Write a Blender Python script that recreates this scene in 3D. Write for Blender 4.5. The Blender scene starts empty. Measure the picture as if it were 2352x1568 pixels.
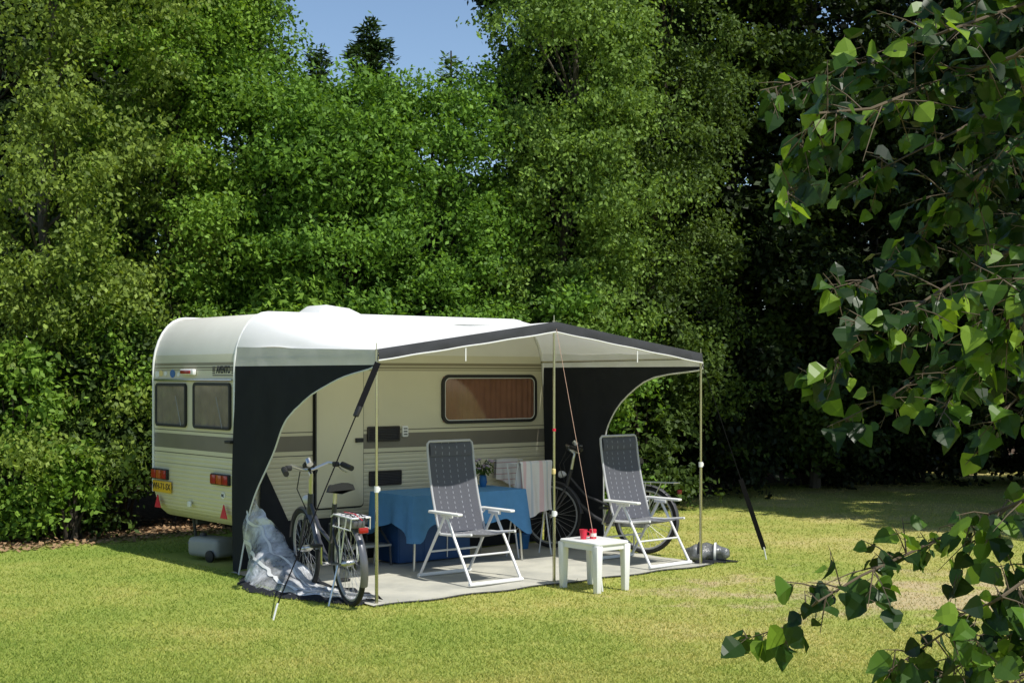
import bpy, bmesh, math, random
import numpy as np
from mathutils import Vector, Matrix
R = math.radians
PI = math.pi
scene = bpy.context.scene
col = scene.collection
H = 1.9

# ------------------------------------------------------------------ helpers
def tag(o, label=None, cat=None, group=None, kind=None):
    if label: o['label'] = label
    if cat: o['category'] = cat
    if group: o['group'] = group
    if kind: o['kind'] = kind
    return o

def empty(name, loc, rz=0, label=None, cat=None, group=None):
    o = bpy.data.objects.new(name, None)
    o.empty_display_size = 0.1
    col.objects.link(o)
    o.location = loc
    o.rotation_euler = (0, 0, rz)
    return tag(o, label, cat, group)

def finish_mesh(me, smooth=True, ang=35):
    if smooth:
        me.polygons.foreach_set('use_smooth', [True] * len(me.polygons))
        me.set_sharp_from_angle(angle=R(ang))
    me.update()

class MB:
    def __init__(s): s.v = []; s.f = []
    def add(s, vs, fs, M=None):
        o = len(s.v)
        for p in vs:
            p = Vector(p)
            s.v.append(tuple(M @ p) if M else tuple(p))
        for f in fs: s.f.append(tuple(i + o for i in f))
        return s
    def box(s, c, d, M=None, rot=None):
        x, y, z = d[0] / 2, d[1] / 2, d[2] / 2
        vs = [Vector((i * x, j * y, k * z)) for k in (-1, 1) for j in (-1, 1) for i in (-1, 1)]
        if rot: vs = [rot @ p for p in vs]
        vs = [p + Vector(c) for p in vs]
        return s.add(vs, [(0, 2, 3, 1), (4, 5, 7, 6), (0, 1, 5, 4), (2, 6, 7, 3), (0, 4, 6, 2), (1, 3, 7, 5)], M)
    def tube(s, pts, r, n=8, closed=False, M=None):
        pts = [Vector(p) for p in pts]
        k = len(pts)
        rs = r if isinstance(r, (list, tuple)) else [r] * k
        tg = []
        for i in range(k):
            if closed: t = pts[(i + 1) % k] - pts[i - 1]
            else: t = pts[min(i + 1, k - 1)] - pts[max(i - 1, 0)]
            tg.append(t.normalized() if t.length > 1e-9 else Vector((0, 0, 1)))
        a = Vector((0, 0, 1)) if abs(tg[0].z) < .9 else Vector((1, 0, 0))
        nrm = (a - tg[0] * a.dot(tg[0])).normalized()
        vs = []
        for i in range(k):
            nrm = nrm - tg[i] * nrm.dot(tg[i])
            nrm.normalize()
            b = tg[i].cross(nrm)
            for j in range(n):
                th = 2 * PI * j / n
                vs.append(pts[i] + (nrm * math.cos(th) + b * math.sin(th)) * rs[i])
        fs = []
        for i in range(k if closed else k - 1):
            i2 = (i + 1) % k
            for j in range(n):
                j2 = (j + 1) % n
                fs.append((i * n + j, i * n + j2, i2 * n + j2, i2 * n + j))
        if not closed:
            fs.append(tuple(range(n))[::-1]); fs.append(tuple((k - 1) * n + j for j in range(n)))
        return s.add(vs, fs, M)
    def lathe(s, prof, n=20, M=None):
        vs = [(r * math.cos(2 * PI * j / n), r * math.sin(2 * PI * j / n), z) for r, z in prof for j in range(n)]
        fs = []
        for i in range(len(prof) - 1):
            for j in range(n):
                j2 = (j + 1) % n
                fs.append((i * n + j, i * n + j2, (i + 1) * n + j2, (i + 1) * n + j))
        fs.append(tuple(range(n))[::-1]); fs.append(tuple((len(prof) - 1) * n + j for j in range(n)))
        return s.add(vs, fs, M)
    def prism(s, pts, c0, c1, M=None):
        n = len(pts)
        vs = [(a, b, c0) for a, b in pts] + [(a, b, c1) for a, b in pts]
        fs = [tuple(range(n))[::-1], tuple(range(n, 2 * n))] + [(i, (i + 1) % n, n + (i + 1) % n, n + i) for i in range(n)]
        return s.add(vs, fs, M)
    def ring(s, outer, inner, c0, c1, M=None):
        n = len(outer)
        vs = [(a, b, c) for c in (c0, c1) for L in (outer, inner) for a, b in L]
        fs = []
        for i in range(n):
            j = (i + 1) % n
            fs += [(2 * n + i, 2 * n + j, 3 * n + j, 3 * n + i), (i, n + i, n + j, j),
                   (i, j, 2 * n + j, 2 * n + i), (n + i, 3 * n + i, 3 * n + j, n + j)]
        return s.add(vs, fs, M)
    def grid(s, P, M=None):
        r, c = len(P), len(P[0])
        vs = [p for row in P for p in row]
        fs = [(i * c + j, i * c + j + 1, (i + 1) * c + j + 1, (i + 1) * c + j) for i in range(r - 1) for j in range(c - 1)]
        return s.add(vs, fs, M)
    def build(s, name, m, parent=None, smooth=True, bevel=0, seg=2, ang=35):
        me = bpy.data.meshes.new(name)
        me.from_pydata(s.v, [], s.f)
        if bevel:
            bm = bmesh.new(); bm.from_mesh(me)
            bmesh.ops.recalc_face_normals(bm, faces=bm.faces)
            es = [e for e in bm.edges if len(e.link_faces) == 2 and e.calc_face_angle(0) > R(30)]
            bmesh.ops.bevel(bm, geom=es, offset=bevel, segments=seg, profile=.5, affect='EDGES', clamp_overlap=True)
            bm.to_mesh(me); bm.free()
        else:
            me.validate()
        finish_mesh(me, smooth, ang)
        me.materials.append(m)
        o = bpy.data.objects.new(name, me)
        col.objects.link(o)
        if parent: o.parent = parent
        return o

def copy_tree(o, parent=None):
    c = o.copy(); col.objects.link(c); c.parent = parent
    for ch in list(o.children): copy_tree(ch, c)
    return c

def rrect(w, h, r, n=6, cx=0, cy=0):
    out = []
    for (sx, sy, a0) in ((1, 1, 0), (-1, 1, 90), (-1, -1, 180), (1, -1, 270)):
        for i in range(n + 1):
            a = R(a0 + 90 * i / n)
            out.append((cx + sx * (w / 2 - r) + r * math.cos(a), cy + sy * (h / 2 - r) + r * math.sin(a)))
    return out

# ------------------------------------------------------------------ materials
def new_mat(name):
    m = bpy.data.materials.new(name); m.use_nodes = True
    nt = m.node_tree; nt.nodes.clear()
    out = nt.nodes.new('ShaderNodeOutputMaterial')
    return m, nt, out
def N(nt, t, **k):
    n = nt.nodes.new(t)
    for a, b in k.items(): setattr(n, a, b)
    return n
def mathn(nt, op, a, b=None, c=None):
    n = nt.nodes.new('ShaderNodeMath'); n.operation = op
    for i, x in enumerate((a, b, c)):
        if x is None: continue
        if isinstance(x, (int, float)): n.inputs[i].default_value = x
        else: nt.links.new(x, n.inputs[i])
    return n.outputs[0]
def mixc(nt, fac, a, b, mode='MIX'):
    n = nt.nodes.new('ShaderNodeMix'); n.data_type = 'RGBA'; n.blend_type = mode
    for idx, x in ((0, fac), (6, a), (7, b)):
        if isinstance(x, (int, float)): n.inputs[idx].default_value = x
        elif isinstance(x, (tuple, list)): n.inputs[idx].default_value = (*x[:3], 1)
        else: nt.links.new(x, n.inputs[idx])
    return n.outputs[2]
def noise_tex(nt, scale, detail=4, coord=None, rough=.55):
    n = N(nt, 'ShaderNodeTexNoise'); n.inputs['Scale'].default_value = scale; n.inputs['Detail'].default_value = detail
    n.inputs['Roughness'].default_value = rough
    if coord is None: coord = N(nt, 'ShaderNodeTexCoord').outputs['Object']
    nt.links.new(coord, n.inputs['Vector'])
    return n.outputs['Fac']
def prin(nt, colr, rough=.6, metal=0, spec=.4):
    p = N(nt, 'ShaderNodeBsdfPrincipled')
    if isinstance(colr, (tuple, list)): p.inputs['Base Color'].default_value = (*colr[:3], 1)
    else: nt.links.new(colr, p.inputs['Base Color'])
    p.inputs['Roughness'].default_value = rough; p.inputs['Metallic'].default_value = metal
    p.inputs['Specular IOR Level'].default_value = spec
    return p
def mat(name, c, rough=.6, metal=0, var=.15, scale=9, bump=0, bscale=60, transl=0, spec=.4, alpha=1):
    m, nt, out = new_mat(name)
    f = noise_tex(nt, scale)
    cc = mixc(nt, f, tuple(x * (1 - var) for x in c), tuple(min(1, x * (1 + var)) for x in c))
    p = prin(nt, cc, rough, metal, spec)
    if alpha < 1: p.inputs['Alpha'].default_value = alpha
    if bump:
        b = N(nt, 'ShaderNodeBump'); b.inputs['Strength'].default_value = bump; b.inputs['Distance'].default_value = .01
        nt.links.new(noise_tex(nt, bscale), b.inputs['Height']); nt.links.new(b.outputs[0], p.inputs['Normal'])
    if transl:
        t = N(nt, 'ShaderNodeBsdfTranslucent'); nt.links.new(cc, t.inputs[0])
        x = N(nt, 'ShaderNodeMixShader'); x.inputs[0].default_value = transl
        nt.links.new(p.outputs[0], x.inputs[1]); nt.links.new(t.outputs[0], x.inputs[2]); nt.links.new(x.outputs[0], out.inputs[0])
    else: nt.links.new(p.outputs[0], out.inputs[0])
    return m
def ramp(nt, fac, stops, interp='LINEAR'):
    r = N(nt, 'ShaderNodeValToRGB'); cr = r.color_ramp; cr.interpolation = interp
    while len(cr.elements) < len(stops): cr.elements.new(.5)
    for e, (p, c) in zip(cr.elements, stops): e.position = p; e.color = (*c[:3], 1)
    nt.links.new(fac, r.inputs[0]); return r.outputs[0]
def leaf_mat(name, dark, bright, transl=.35, rough=.55, spec=.22, stops=None):
    m, nt, out = new_mat(name)
    a = N(nt, 'ShaderNodeAttribute', attribute_name='rnd')
    mid = tuple((x + y) / 2 for x, y in zip(dark, bright))
    c = ramp(nt, a.outputs['Fac'], stops or [(0, dark), (.55, mid), (1, bright)])
    p = prin(nt, c, rough, 0, spec)
    t = N(nt, 'ShaderNodeBsdfTranslucent')
    tc = mixc(nt, 1.0, c, (1.25, 1.2, .5), 'MULTIPLY'); nt.links.new(tc, t.inputs[0])
    x = N(nt, 'ShaderNodeMixShader'); x.inputs[0].default_value = transl
    nt.links.new(p.outputs[0], x.inputs[1]); nt.links.new(t.outputs[0], x.inputs[2]); nt.links.new(x.outputs[0], out.inputs[0])
    return m

M = {}
M['white'] = mat('white_plastic', (.80, .80, .78), .4, var=.05)
M['alu_white'] = mat('white_tube', (.72, .72, .72), .35, var=.05)
M['framegrey'] = mat('frame_grey', (.46, .46, .47), .35, var=.05)
M['cream'] = mat('cream_panel', (.70, .66, .48), .4, var=.06, scale=2)
M['black'] = mat('black_rubber', (.02, .02, .02), .55, var=.2)
M['darkgrey'] = mat('dark_grey', (.06, .06, .065), .5)
M['grille'] = mat('grille', (.035, .03, .025), .5)
M['steel'] = mat('steel', (.6, .6, .58), .28, 1, var=.08)
M['chrome'] = mat('rim_alloy', (.40, .40, .40), .4, .3, var=.08)
M['pole'] = mat('pole_steel', (.55, .53, .40), .25, 1, var=.1)
M['red'] = mat('red_lens', (.35, .02, .015), .2, var=.2, scale=40)
M['darkred'] = mat('dark_red_lens', (.10, .008, .008), .3, var=.2, scale=40)
M['amber'] = mat('amber_lens', (.45, .09, .02), .2)
M['plate'] = mat('plate_yellow', (.7, .42, .02), .5, var=.05)
M['roofcloth'] = mat('canopy_cloth', (.90, .895, .87), .8, var=.03, scale=3, transl=.18, spec=.1, bump=.2, bscale=5)
M['shadedcloth'] = mat('shaded_cloth', (.72, .715, .69), .8, var=.06, transl=.36, spec=.1, bump=.3, bscale=6)  # white canopy cloth, the shade on its sides put in as grey
M['charcoal'] = mat('charcoal_cloth', (.022, .024, .028), .85, var=.25, scale=4, spec=.12, bump=.4, bscale=7)
M['valance'] = mat('valance_cloth', (.05, .052, .058), .8, var=.35, scale=5, spec=.2, bump=.6, bscale=8)
M['piping'] = mat('piping', (.7, .7, .68), .6, var=.05)
M['bluecloth'] = mat('blue_cloth', (.095, .255, .48), .85, var=.14, scale=14, spec=.15, bump=.2)
M['bluedark'] = mat('blue_box', (.02, .07, .19), .6, var=.15)
M['curtain'] = mat('curtain', (.31, .165, .12), .9, var=.22, scale=5)
M['screen'] = mat('window_blind', (.33, .315, .27), .9, var=.35, scale=6)
M['tyre'] = mat('tyre', (.02, .02, .02), .8)
M['bikegrey'] = mat('bike_grey', (.055, .058, .072), .3, .3, var=.1)
M['guard'] = mat('mudguard_grey', (.15, .15, .16), .3, .4, var=.1)
M['bikeblack'] = mat('bike_black', (.05, .05, .055), .25, .2, var=.1)
M['redplastic'] = mat('red_plastic', (.6, .02, .05), .35, var=.05)
M['yellow'] = mat('yellow_paper', (.75, .6, .25), .6)
M['label'] = mat('white_label', (.75, .70, .62), .6)
M['bluebucket'] = mat('blue_bucket', (.02, .13, .33), .4)
M['tank'] = mat('tank_grey', (.30, .31, .30), .45, var=.12)
M['strap'] = mat('black_strap', (.008, .008, .009), .85, spec=.1)
M['cord'] = mat('orange_cord', (.52, .34, .26), .7)
M['bark'] = mat('bark', (.05, .04, .028), .9, var=.5, scale=12, bump=.8, bscale=25)
M['birchbark'] = mat('pale_bark', (.10, .088, .068), .9, var=.5, scale=10, bump=.6, bscale=20)
M['twig'] = mat('twig_bark', (.10, .075, .045), .8, var=.3)
M['litter'] = mat('dry_leaf', (.30, .19, .10), .9, var=.5, scale=30)
M['text'] = mat('black_print', (.02, .02, .02), .5)
M['greytext'] = mat('grey_print', (.025, .027, .03), .5)
M['bluesticker'] = mat('blue_sticker', (.05, .15, .4), .5)

def glass_mat():
    m, nt, out = new_mat('window_acrylic')
    tr = N(nt, 'ShaderNodeBsdfTransparent'); tr.inputs[0].default_value = (.86, .82, .78, 1)
    g = N(nt, 'ShaderNodeBsdfGlossy'); g.inputs['Roughness'].default_value = .06; g.inputs[0].default_value = (.9, .9, .9, 1)
    fr = N(nt, 'ShaderNodeFresnel'); fr.inputs[0].default_value = 1.5
    f2 = mathn(nt, 'ADD', fr.outputs[0], noise_tex(nt, 3))
    f3 = mathn(nt, 'MULTIPLY', f2, .10)
    x = N(nt, 'ShaderNodeMixShader'); nt.links.new(f3, x.inputs[0])
    nt.links.new(tr.outputs[0], x.inputs[1]); nt.links.new(g.outputs[0], x.inputs[2]); nt.links.new(x.outputs[0], out.inputs[0])
    return m
M['glass'] = glass_mat()
def vinyl_mat(name, lo, mid, hi, c):
    m, nt, out = new_mat(name)
    tr = N(nt, 'ShaderNodeBsdfTransparent'); tr.inputs[0].default_value = (.9, .92, .94, 1)
    p = prin(nt, c, .22, 0, .8)
    f = ramp(nt, noise_tex(nt, 4.0, 5, None, .62), [(.36, (lo,) * 3), (.5, (mid,) * 3), (.62, (hi,) * 3)])
    x = N(nt, 'ShaderNodeMixShader'); nt.links.new(f, x.inputs[0])
    b = N(nt, 'ShaderNodeBump'); b.inputs['Strength'].default_value = .8; b.inputs['Distance'].default_value = .04
    nt.links.new(noise_tex(nt, 10, 5), b.inputs['Height']); nt.links.new(b.outputs[0], p.inputs['Normal'])
    nt.links.new(tr.outputs[0], x.inputs[1]); nt.links.new(p.outputs[0], x.inputs[2]); nt.links.new(x.outputs[0], out.inputs[0])
    return m
M['vinyl'] = vinyl_mat('clear_vinyl', .22, .55, .95, (.70, .71, .73))
M['vinylroll'] = vinyl_mat('rolled_vinyl', .6, .85, .98, (.17, .175, .18))

def caravan_mat():
    m, nt, out = new_mat('caravan_skin')
    tc = N(nt, 'ShaderNodeTexCoord').outputs['Object']
    sp = N(nt, 'ShaderNodeSeparateXYZ'); nt.links.new(tc, sp.inputs[0])
    z = sp.outputs[2]
    cr = (.70, .66, .48); wh = (.82, .80, .72); dk = (.15, .135, .11); ln = (.10, .09, .07); br = (.22, .19, .11)
    st = [(0, cr), (.97, (.45, .43, .35)), (.985, cr), (1.08, ln), (1.09, cr), (1.135, dk), (1.285, cr), (1.315, ln), (1.33, cr),
          (1.935, br), (1.945, cr), (1.96, br), (1.975, cr), (1.99, br), (2.015, cr), (2.10, wh)]
    c = ramp(nt, mathn(nt, 'DIVIDE', z, 2.6), [(a / 2.6, b) for a, b in st], 'CONSTANT')
    dirt = noise_tex(nt, 3, 6, tc)
    c = mixc(nt, mathn(nt, 'MULTIPLY', dirt, .28), c, (.38, .35, .26))
    p = prin(nt, c, .38, 0, .45)
    s = mathn(nt, 'SINE', mathn(nt, 'MULTIPLY', z, 2 * PI / .085))
    s = mathn(nt, 'POWER', mathn(nt, 'ABSOLUTE', s), .35)
    msk = mathn(nt, 'LESS_THAN', z, 1.07)
    b = N(nt, 'ShaderNodeBump'); b.inputs['Strength'].default_value = .5; b.inputs['Distance'].default_value = .012
    nt.links.new(mathn(nt, 'MULTIPLY', s, msk), b.inputs['Height']); nt.links.new(b.outputs[0], p.inputs['Normal'])
    nt.links.new(p.outputs[0], out.inputs[0])
    return m
M['skin'] = caravan_mat()

def chair_fabric(name, base, dot):
    m, nt, out = new_mat(name)
    tc = N(nt, 'ShaderNodeTexCoord').outputs['Object']
    sp = N(nt, 'ShaderNodeSeparateXYZ'); nt.links.new(tc, sp.inputs[0])
    a = mathn(nt, 'GREATER_THAN', mathn(nt, 'COSINE', mathn(nt, 'MULTIPLY', sp.outputs[0], 2 * PI / .085)), .95)
    h = mathn(nt, 'ADD', sp.outputs[2], sp.outputs[1])
    b = mathn(nt, 'GREATER_THAN', mathn(nt, 'SINE', mathn(nt, 'MULTIPLY', h, 2 * PI / .06)), .1)
    w = noise_tex(nt, 220, 2, tc)
    bc = mixc(nt, w, tuple(x * .7 for x in base), tuple(x * 1.3 for x in base))
    c = mixc(nt, mathn(nt, 'MULTIPLY', a, b), bc, dot)
    p = prin(nt, c, .8, 0, .2)
    nt.links.new(p.outputs[0], out.inputs[0])
    return m
M['chairfab'] = chair_fabric('chair_mesh_cloth', (.095, .098, .115), (.23, .24, .27))
M['chairseat'] = chair_fabric('chair_seat_cloth', (.15, .155, .17), (.30, .31, .33))

def towel_mat():
    m, nt, out = new_mat('striped_towel')
    tc = N(nt, 'ShaderNodeTexCoord').outputs['Object']
    sp = N(nt, 'ShaderNodeSeparateXYZ'); nt.links.new(tc, sp.inputs[0])
    f = mathn(nt, 'FRACT', mathn(nt, 'MULTIPLY', sp.outputs[0], 4.6))
    c = ramp(nt, f, [(0, (.74, .72, .71)), (.28, (.72, .50, .51)), (.48, (.74, .71, .70)), (.70, (.52, .56, .61)), (.80, (.74, .70, .69))], 'CONSTANT')
    c = mixc(nt, mathn(nt, 'MULTIPLY', noise_tex(nt, 60, 3, tc), .3), c, (.55, .53, .53))
    p = prin(nt, c, .95, 0, .1); nt.links.new(p.outputs[0], out.inputs[0]); return m
M['towel'] = towel_mat()
def towel2_mat():
    m, nt, out = new_mat('lined_tea_towel')
    tc = N(nt, 'ShaderNodeTexCoord').outputs['Object']
    sp = N(nt, 'ShaderNodeSeparateXYZ'); nt.links.new(tc, sp.inputs[0])
    f = mathn(nt, 'FRACT', mathn(nt, 'MULTIPLY', sp.outputs[2], 16))
    c = ramp(nt, f, [(0, (.66, .64, .62)), (.85, (.50, .32, .32))], 'CONSTANT')
    p = prin(nt, c, .95, 0, .1); nt.links.new(p.outputs[0], out.inputs[0]); return m
M['towel2'] = towel2_mat()

def ground_color(nt):
    tc = N(nt, 'ShaderNodeTexCoord').outputs['Object']
    big = noise_tex(nt, .55, 7, tc, .64)
    sm = noise_tex(nt, 7, 5, tc)
    sp = N(nt, 'ShaderNodeSeparateXYZ'); nt.links.new(tc, sp.inputs[0])
    x, y = sp.outputs[0], sp.outputs[1]
    dry = mathn(nt, 'ADD', big, mathn(nt, 'MULTIPLY', mathn(nt, 'MINIMUM', mathn(nt, 'MAXIMUM', x, -4), 4), .022))
    g = ramp(nt, dry, [(.28, (.22, .30, .055)), (.46, (.33, .37, .085)), (.60, (.45, .42, .13)), (.72, (.55, .46, .20))])
    g = mixc(nt, mathn(nt, 'MULTIPLY', sm, .38), g, (.22, .26, .06))
    dx = mathn(nt, 'MULTIPLY', mathn(nt, 'SUBTRACT', x, 3.9), .55); dy = mathn(nt, 'SUBTRACT', y, 12.0)
    d = mathn(nt, 'SQRT', mathn(nt, 'ADD', mathn(nt, 'MULTIPLY', dx, dx), mathn(nt, 'MULTIPLY', dy, dy)))
    n2 = noise_tex(nt, 1.6, 6, tc, .68)
    bare = mathn(nt, 'SUBTRACT', mathn(nt, 'MULTIPLY', n2, 2.6), mathn(nt, 'MULTIPLY_ADD', d, .38, .78))
    bare = mathn(nt, 'MULTIPLY', bare, 1.8); bare = mathn(nt, 'MINIMUM', mathn(nt, 'MAXIMUM', bare, 0), .75)
    g = mixc(nt, bare, g, (.50, .39, .25))
    wood = mathn(nt, 'ADD', mathn(nt, 'MULTIPLY', x, -.671), mathn(nt, 'MULTIPLY', y, .741))
    wood = mathn(nt, 'ADD', wood, mathn(nt, 'MULTIPLY_ADD', n2, 1.6, -.8))
    wood = mathn(nt, 'MINIMUM', mathn(nt, 'MAXIMUM', mathn(nt, 'MULTIPLY', mathn(nt, 'SUBTRACT', wood, 14.8), 2.5), 0), 1)
    soil = ramp(nt, noise_tex(nt, 14, 5, tc), [(.3, (.04, .028, .018)), (.6, (.13, .085, .05)), (.75, (.26, .18, .1))])
    return g, wood, soil, sm
def ground_mat():
    m, nt, out = new_mat('lawn_ground')
    g, wood, soil, sm = ground_color(nt)
    c = mixc(nt, wood, g, soil)
    p = prin(nt, c, .95, 0, .1)
    b = N(nt, 'ShaderNodeBump'); b.inputs['Strength'].default_value = .5; b.inputs['Distance'].default_value = .02
    nt.links.new(noise_tex(nt, 30, 4), b.inputs['Height']); nt.links.new(b.outputs[0], p.inputs['Normal'])
    nt.links.new(p.outputs[0], out.inputs[0]); return m
def grass_mat():
    m, nt, out = new_mat('grass_blades')
    g, wood, soil, sm = ground_color(nt)
    a = N(nt, 'ShaderNodeAttribute', attribute_name='rnd')
    v = ramp(nt, a.outputs['Fac'], [(0, (.7, .82, .6)), (.6, (1.1, 1.15, .95)), (1, (1.6, 1.45, 1.35))])
    c = mixc(nt, 1.0, g, v, 'MULTIPLY')
    p = prin(nt, c, .6, 0, .2)
    t = N(nt, 'ShaderNodeBsdfTranslucent'); nt.links.new(c, t.inputs[0])
    x = N(nt, 'ShaderNodeMixShader'); x.inputs[0].default_value = .35
    nt.links.new(p.outputs[0], x.inputs[1]); nt.links.new(t.outputs[0], x.inputs[2]); nt.links.new(x.outputs[0], out.inputs[0]); return m
def mat_mat():
    m, nt, out = new_mat('woven_groundsheet')
    tc = N(nt, 'ShaderNodeTexCoord').outputs['Object']
    c = ramp(nt, noise_tex(nt, 2.2, 6, tc), [(.3, (.38, .375, .33)), (.6, (.56, .54, .46)), (.8, (.46, .45, .36))])
    c = mixc(nt, mathn(nt, 'MULTIPLY', noise_tex(nt, 160, 2, tc), .35), c, (.25, .25, .21))
    p = prin(nt, c, .95, 0, .1)
    b = N(nt, 'ShaderNodeBump'); b.inputs['Strength'].default_value = .5; b.inputs['Distance'].default_value = .02
    nt.links.new(noise_tex(nt, 4, 3, tc), b.inputs['Height']); nt.links.new(b.outputs[0], p.inputs['Normal'])
    nt.links.new(p.outputs[0], out.inputs[0]); return m

# ------------------------------------------------------------------ frames
C0 = Vector((-2.663, 13.413, 0)); ANG = R(38.77)
U = Vector((math.cos(ANG), math.sin(ANG), 0)); V = Vector((-math.sin(ANG), math.cos(ANG), 0))
def LW(x, y, z=0): return C0 + U * x + V * y + Vector((0, 0, z))
def at(px, py, Y): return Vector(((px - 1176) / 3200 * Y, Y, H + (860 - py) / 3200 * Y))
def gnd(px, py):
    Y = 3200 * H / (py - 860); return Vector(((px - 1176) / 3200 * Y, Y, 0))
SIDE = Matrix(((1, 0, 0, 0), (0, 0, -1, 0), (0, 1, 0, 0), (0, 0, 0, 1)))       # (a,b,c)->(a,-c,b)
REAR = Matrix(((0, 0, -1, 0), (-1, 0, 0, 0), (0, 1, 0, 0), (0, 0, 0, 1)))      # (a,b,c)->(-c,-a,b)

def text_part(name, body, size, M4, mt, parent, depth=.002, sx=1.0, align='CENTER', off=0.0):
    cu = bpy.data.curves.new(name, 'FONT'); cu.body = body; cu.size = size; cu.extrude = depth; cu.offset = off
    cu.align_x = align; cu.align_y = 'CENTER'
    t = bpy.data.objects.new(name + '_tmp', cu); col.objects.link(t)
    dg = bpy.context.evaluated_depsgraph_get()
    me = bpy.data.meshes.new_from_object(t.evaluated_get(dg))
    bpy.data.objects.remove(t, do_unlink=True)
    me.transform(M4 @ Matrix.Diagonal((sx, 1, 1, 1)))
    me.materials.clear(); me.materials.append(mt)
    o = bpy.data.objects.new(name, me); col.objects.link(o); o.parent = parent
    return o

# ------------------------------------------------------------------ ground
g = MB(); g.add([(-150, -60, 0), (150, -60, 0), (150, 240, 0), (-150, 240, 0)], [(0, 1, 2, 3)])
tag(g.build('ground', ground_mat(), smooth=False), 'sunlit lawn of the camping pitch', 'ground', kind='structure')

rng = np.random.default_rng(5)
def poly_mesh(name, Vv, k, rv, mt, parent=None):
    """Vv: (n*k,3) coordinates of n separate k-gons."""
    n = len(Vv) // k
    me = bpy.data.meshes.new(name)
    me.vertices.add(n * k); me.vertices.foreach_set('co', np.ascontiguousarray(Vv, dtype=np.float32).ravel())
    me.loops.add(n * k); me.loops.foreach_set('vertex_index', np.arange(n * k, dtype=np.int32))
    me.polygons.add(n); me.polygons.foreach_set('loop_start', np.arange(0, n * k, k, dtype=np.int32))
    me.update(calc_edges=True)
    a = me.attributes.new('rnd', 'FLOAT', 'FACE'); a.data.foreach_set('value', np.ascontiguousarray(rv, dtype=np.float32))
    me.materials.append(mt)
    o = bpy.data.objects.new(name, me); col.objects.link(o)
    if parent: o.parent = parent
    return o
def nz(a): return a / np.maximum(np.linalg.norm(a, axis=1, keepdims=True), 1e-9)

def make_grass(n):
    px = rng.uniform(-250, 2600, n); py = 1072 + 560 * rng.random(n) ** .9
    Y = 3200 * H / (py - 860); X = (px - 1176) / 3200 * Y
    dx = X - C0.x; dy = Y - C0.y
    lx = dx * U.x + dy * U.y; ly = dx * V.x + dy * V.y
    keep = ~((lx > -.05) & (lx < 3.95) & (ly > -2.52) & (ly < 1.7))
    wood = -.671 * X + .741 * Y
    keep &= wood + rng.normal(0, .35, n) < 14.8
    bare = np.exp(-(((X - 3.9) * .55) ** 2 + (Y - 12.0) ** 2) / 1.4)
    keep &= rng.random(n) > bare * .6
    X = X[keep]; Y = Y[keep]; n = len(X)
    h = rng.uniform(.008, .024, n); w = rng.uniform(.0025, .005, n) * (.6 + Y / 20)
    tall = rng.random(n) < .03; h[tall] *= 2.0
    th = rng.uniform(0, 2 * PI, n); lean = rng.uniform(.3, 1.5, n); la = rng.uniform(0, 2 * PI, n)
    b = np.stack([X, Y, np.zeros(n)], 1); d = np.stack([np.cos(th), np.sin(th), np.zeros(n)], 1) * w[:, None]
    tip = b + np.stack([np.cos(la) * lean * h, np.sin(la) * lean * h, h], 1)
    Vv = np.stack([b - d, b + d, tip], 1).reshape(-1, 3)
    tag(poly_mesh('grass', Vv, 3, rng.random(n), grass_mat()), 'short dry green grass of the lawn', 'grass', kind='stuff')
make_grass(360000)

# ------------------------------------------------------------------ trees
def scatter(cl, n, L, Wd, droop=.3, up=.6, seed=0, jit=.75, loose=.0):
    r = np.random.default_rng(seed)
    cl = np.array(cl); K = len(cl)
    wt = (cl[:, 3] * cl[:, 4] + cl[:, 3] * cl[:, 5]); wt = wt / wt.sum()
    i = r.choice(K, n, p=wt)
    d = nz(r.normal(size=(n, 3)))
    rad = .25 + .75 * r.random(n) ** .6
    rad *= 1 + .30 * r.normal(size=n)
    p = cl[i, :3] + d * rad[:, None] * cl[i, 3:6]
    # gather part of the leaves on short drooping sprays so the outline breaks up
    if loose > 0:
        S = K * 14
        si = r.integers(0, K, S); sd = nz(r.normal(size=(S, 3)) + np.array([0, -.3, .0]))
        s0 = cl[si, :3] + sd * cl[si, 3:6] * .8
        sl = r.uniform(.18, .5, S)
        sel = r.random(n) < loose
        j = r.integers(0, S, n); t = r.random(n)
        q = s0[j] + (sd[j] * np.array([1, 1, .5]) + np.array([0, 0, -.15]) * t[:, None]) * (sl[j] * t)[:, None] + np.array([0, 0, -.22]) * (sl[j] * t ** 2)[:, None] + r.normal(size=(n, 3)) * .035
        p = np.where(sel[:, None], q, p)
    nr = nz(d * .4 + np.array([.15, -.2, up]) + r.normal(size=(n, 3)) * jit)
    a = nz(np.cross(nr, r.normal(size=(n, 3)))); a = nz(a + np.array([0, 0, -droop]))
    w = nz(np.cross(nr, a))
    s = r.uniform(.6, 1.25, n)[:, None]
    a = a * L * s; w = w * Wd * s * .5
    Vv = np.stack([p, p + a * .45 + w, p + a, p + a * .45 - w], 1).reshape(-1, 3)
    cr = r.random(K)[i]
    rv = np.clip(.3 * cr + .7 * r.random(n), 0, 1)
    return Vv, rv

def crown_clumps(X, Y, z0, z1, rx, K, r, cs=(.32, .7), power=.6, lo=.12, hi=.86, flat=1.0):
    cl = []
    while len(cl) < K:
        f = r.random()
        env = rx * max(.12, math.sin(PI * (lo + (hi - lo) * f))) ** power * (.8 + .35 * r.random())
        th = r.uniform(0, 2 * PI); q = r.uniform(.12, 1) ** .55 * env
        dx, dy = q * math.cos(th), q * math.sin(th)
        if dy > .35 * rx and r.random() < .65: continue
        s = r.uniform(*cs)
        cl.append((X + dx, Y + dy, z0 + (z1 - z0) * f, s, s, s * r.uniform(.5, .9) * flat))
    return cl

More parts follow.
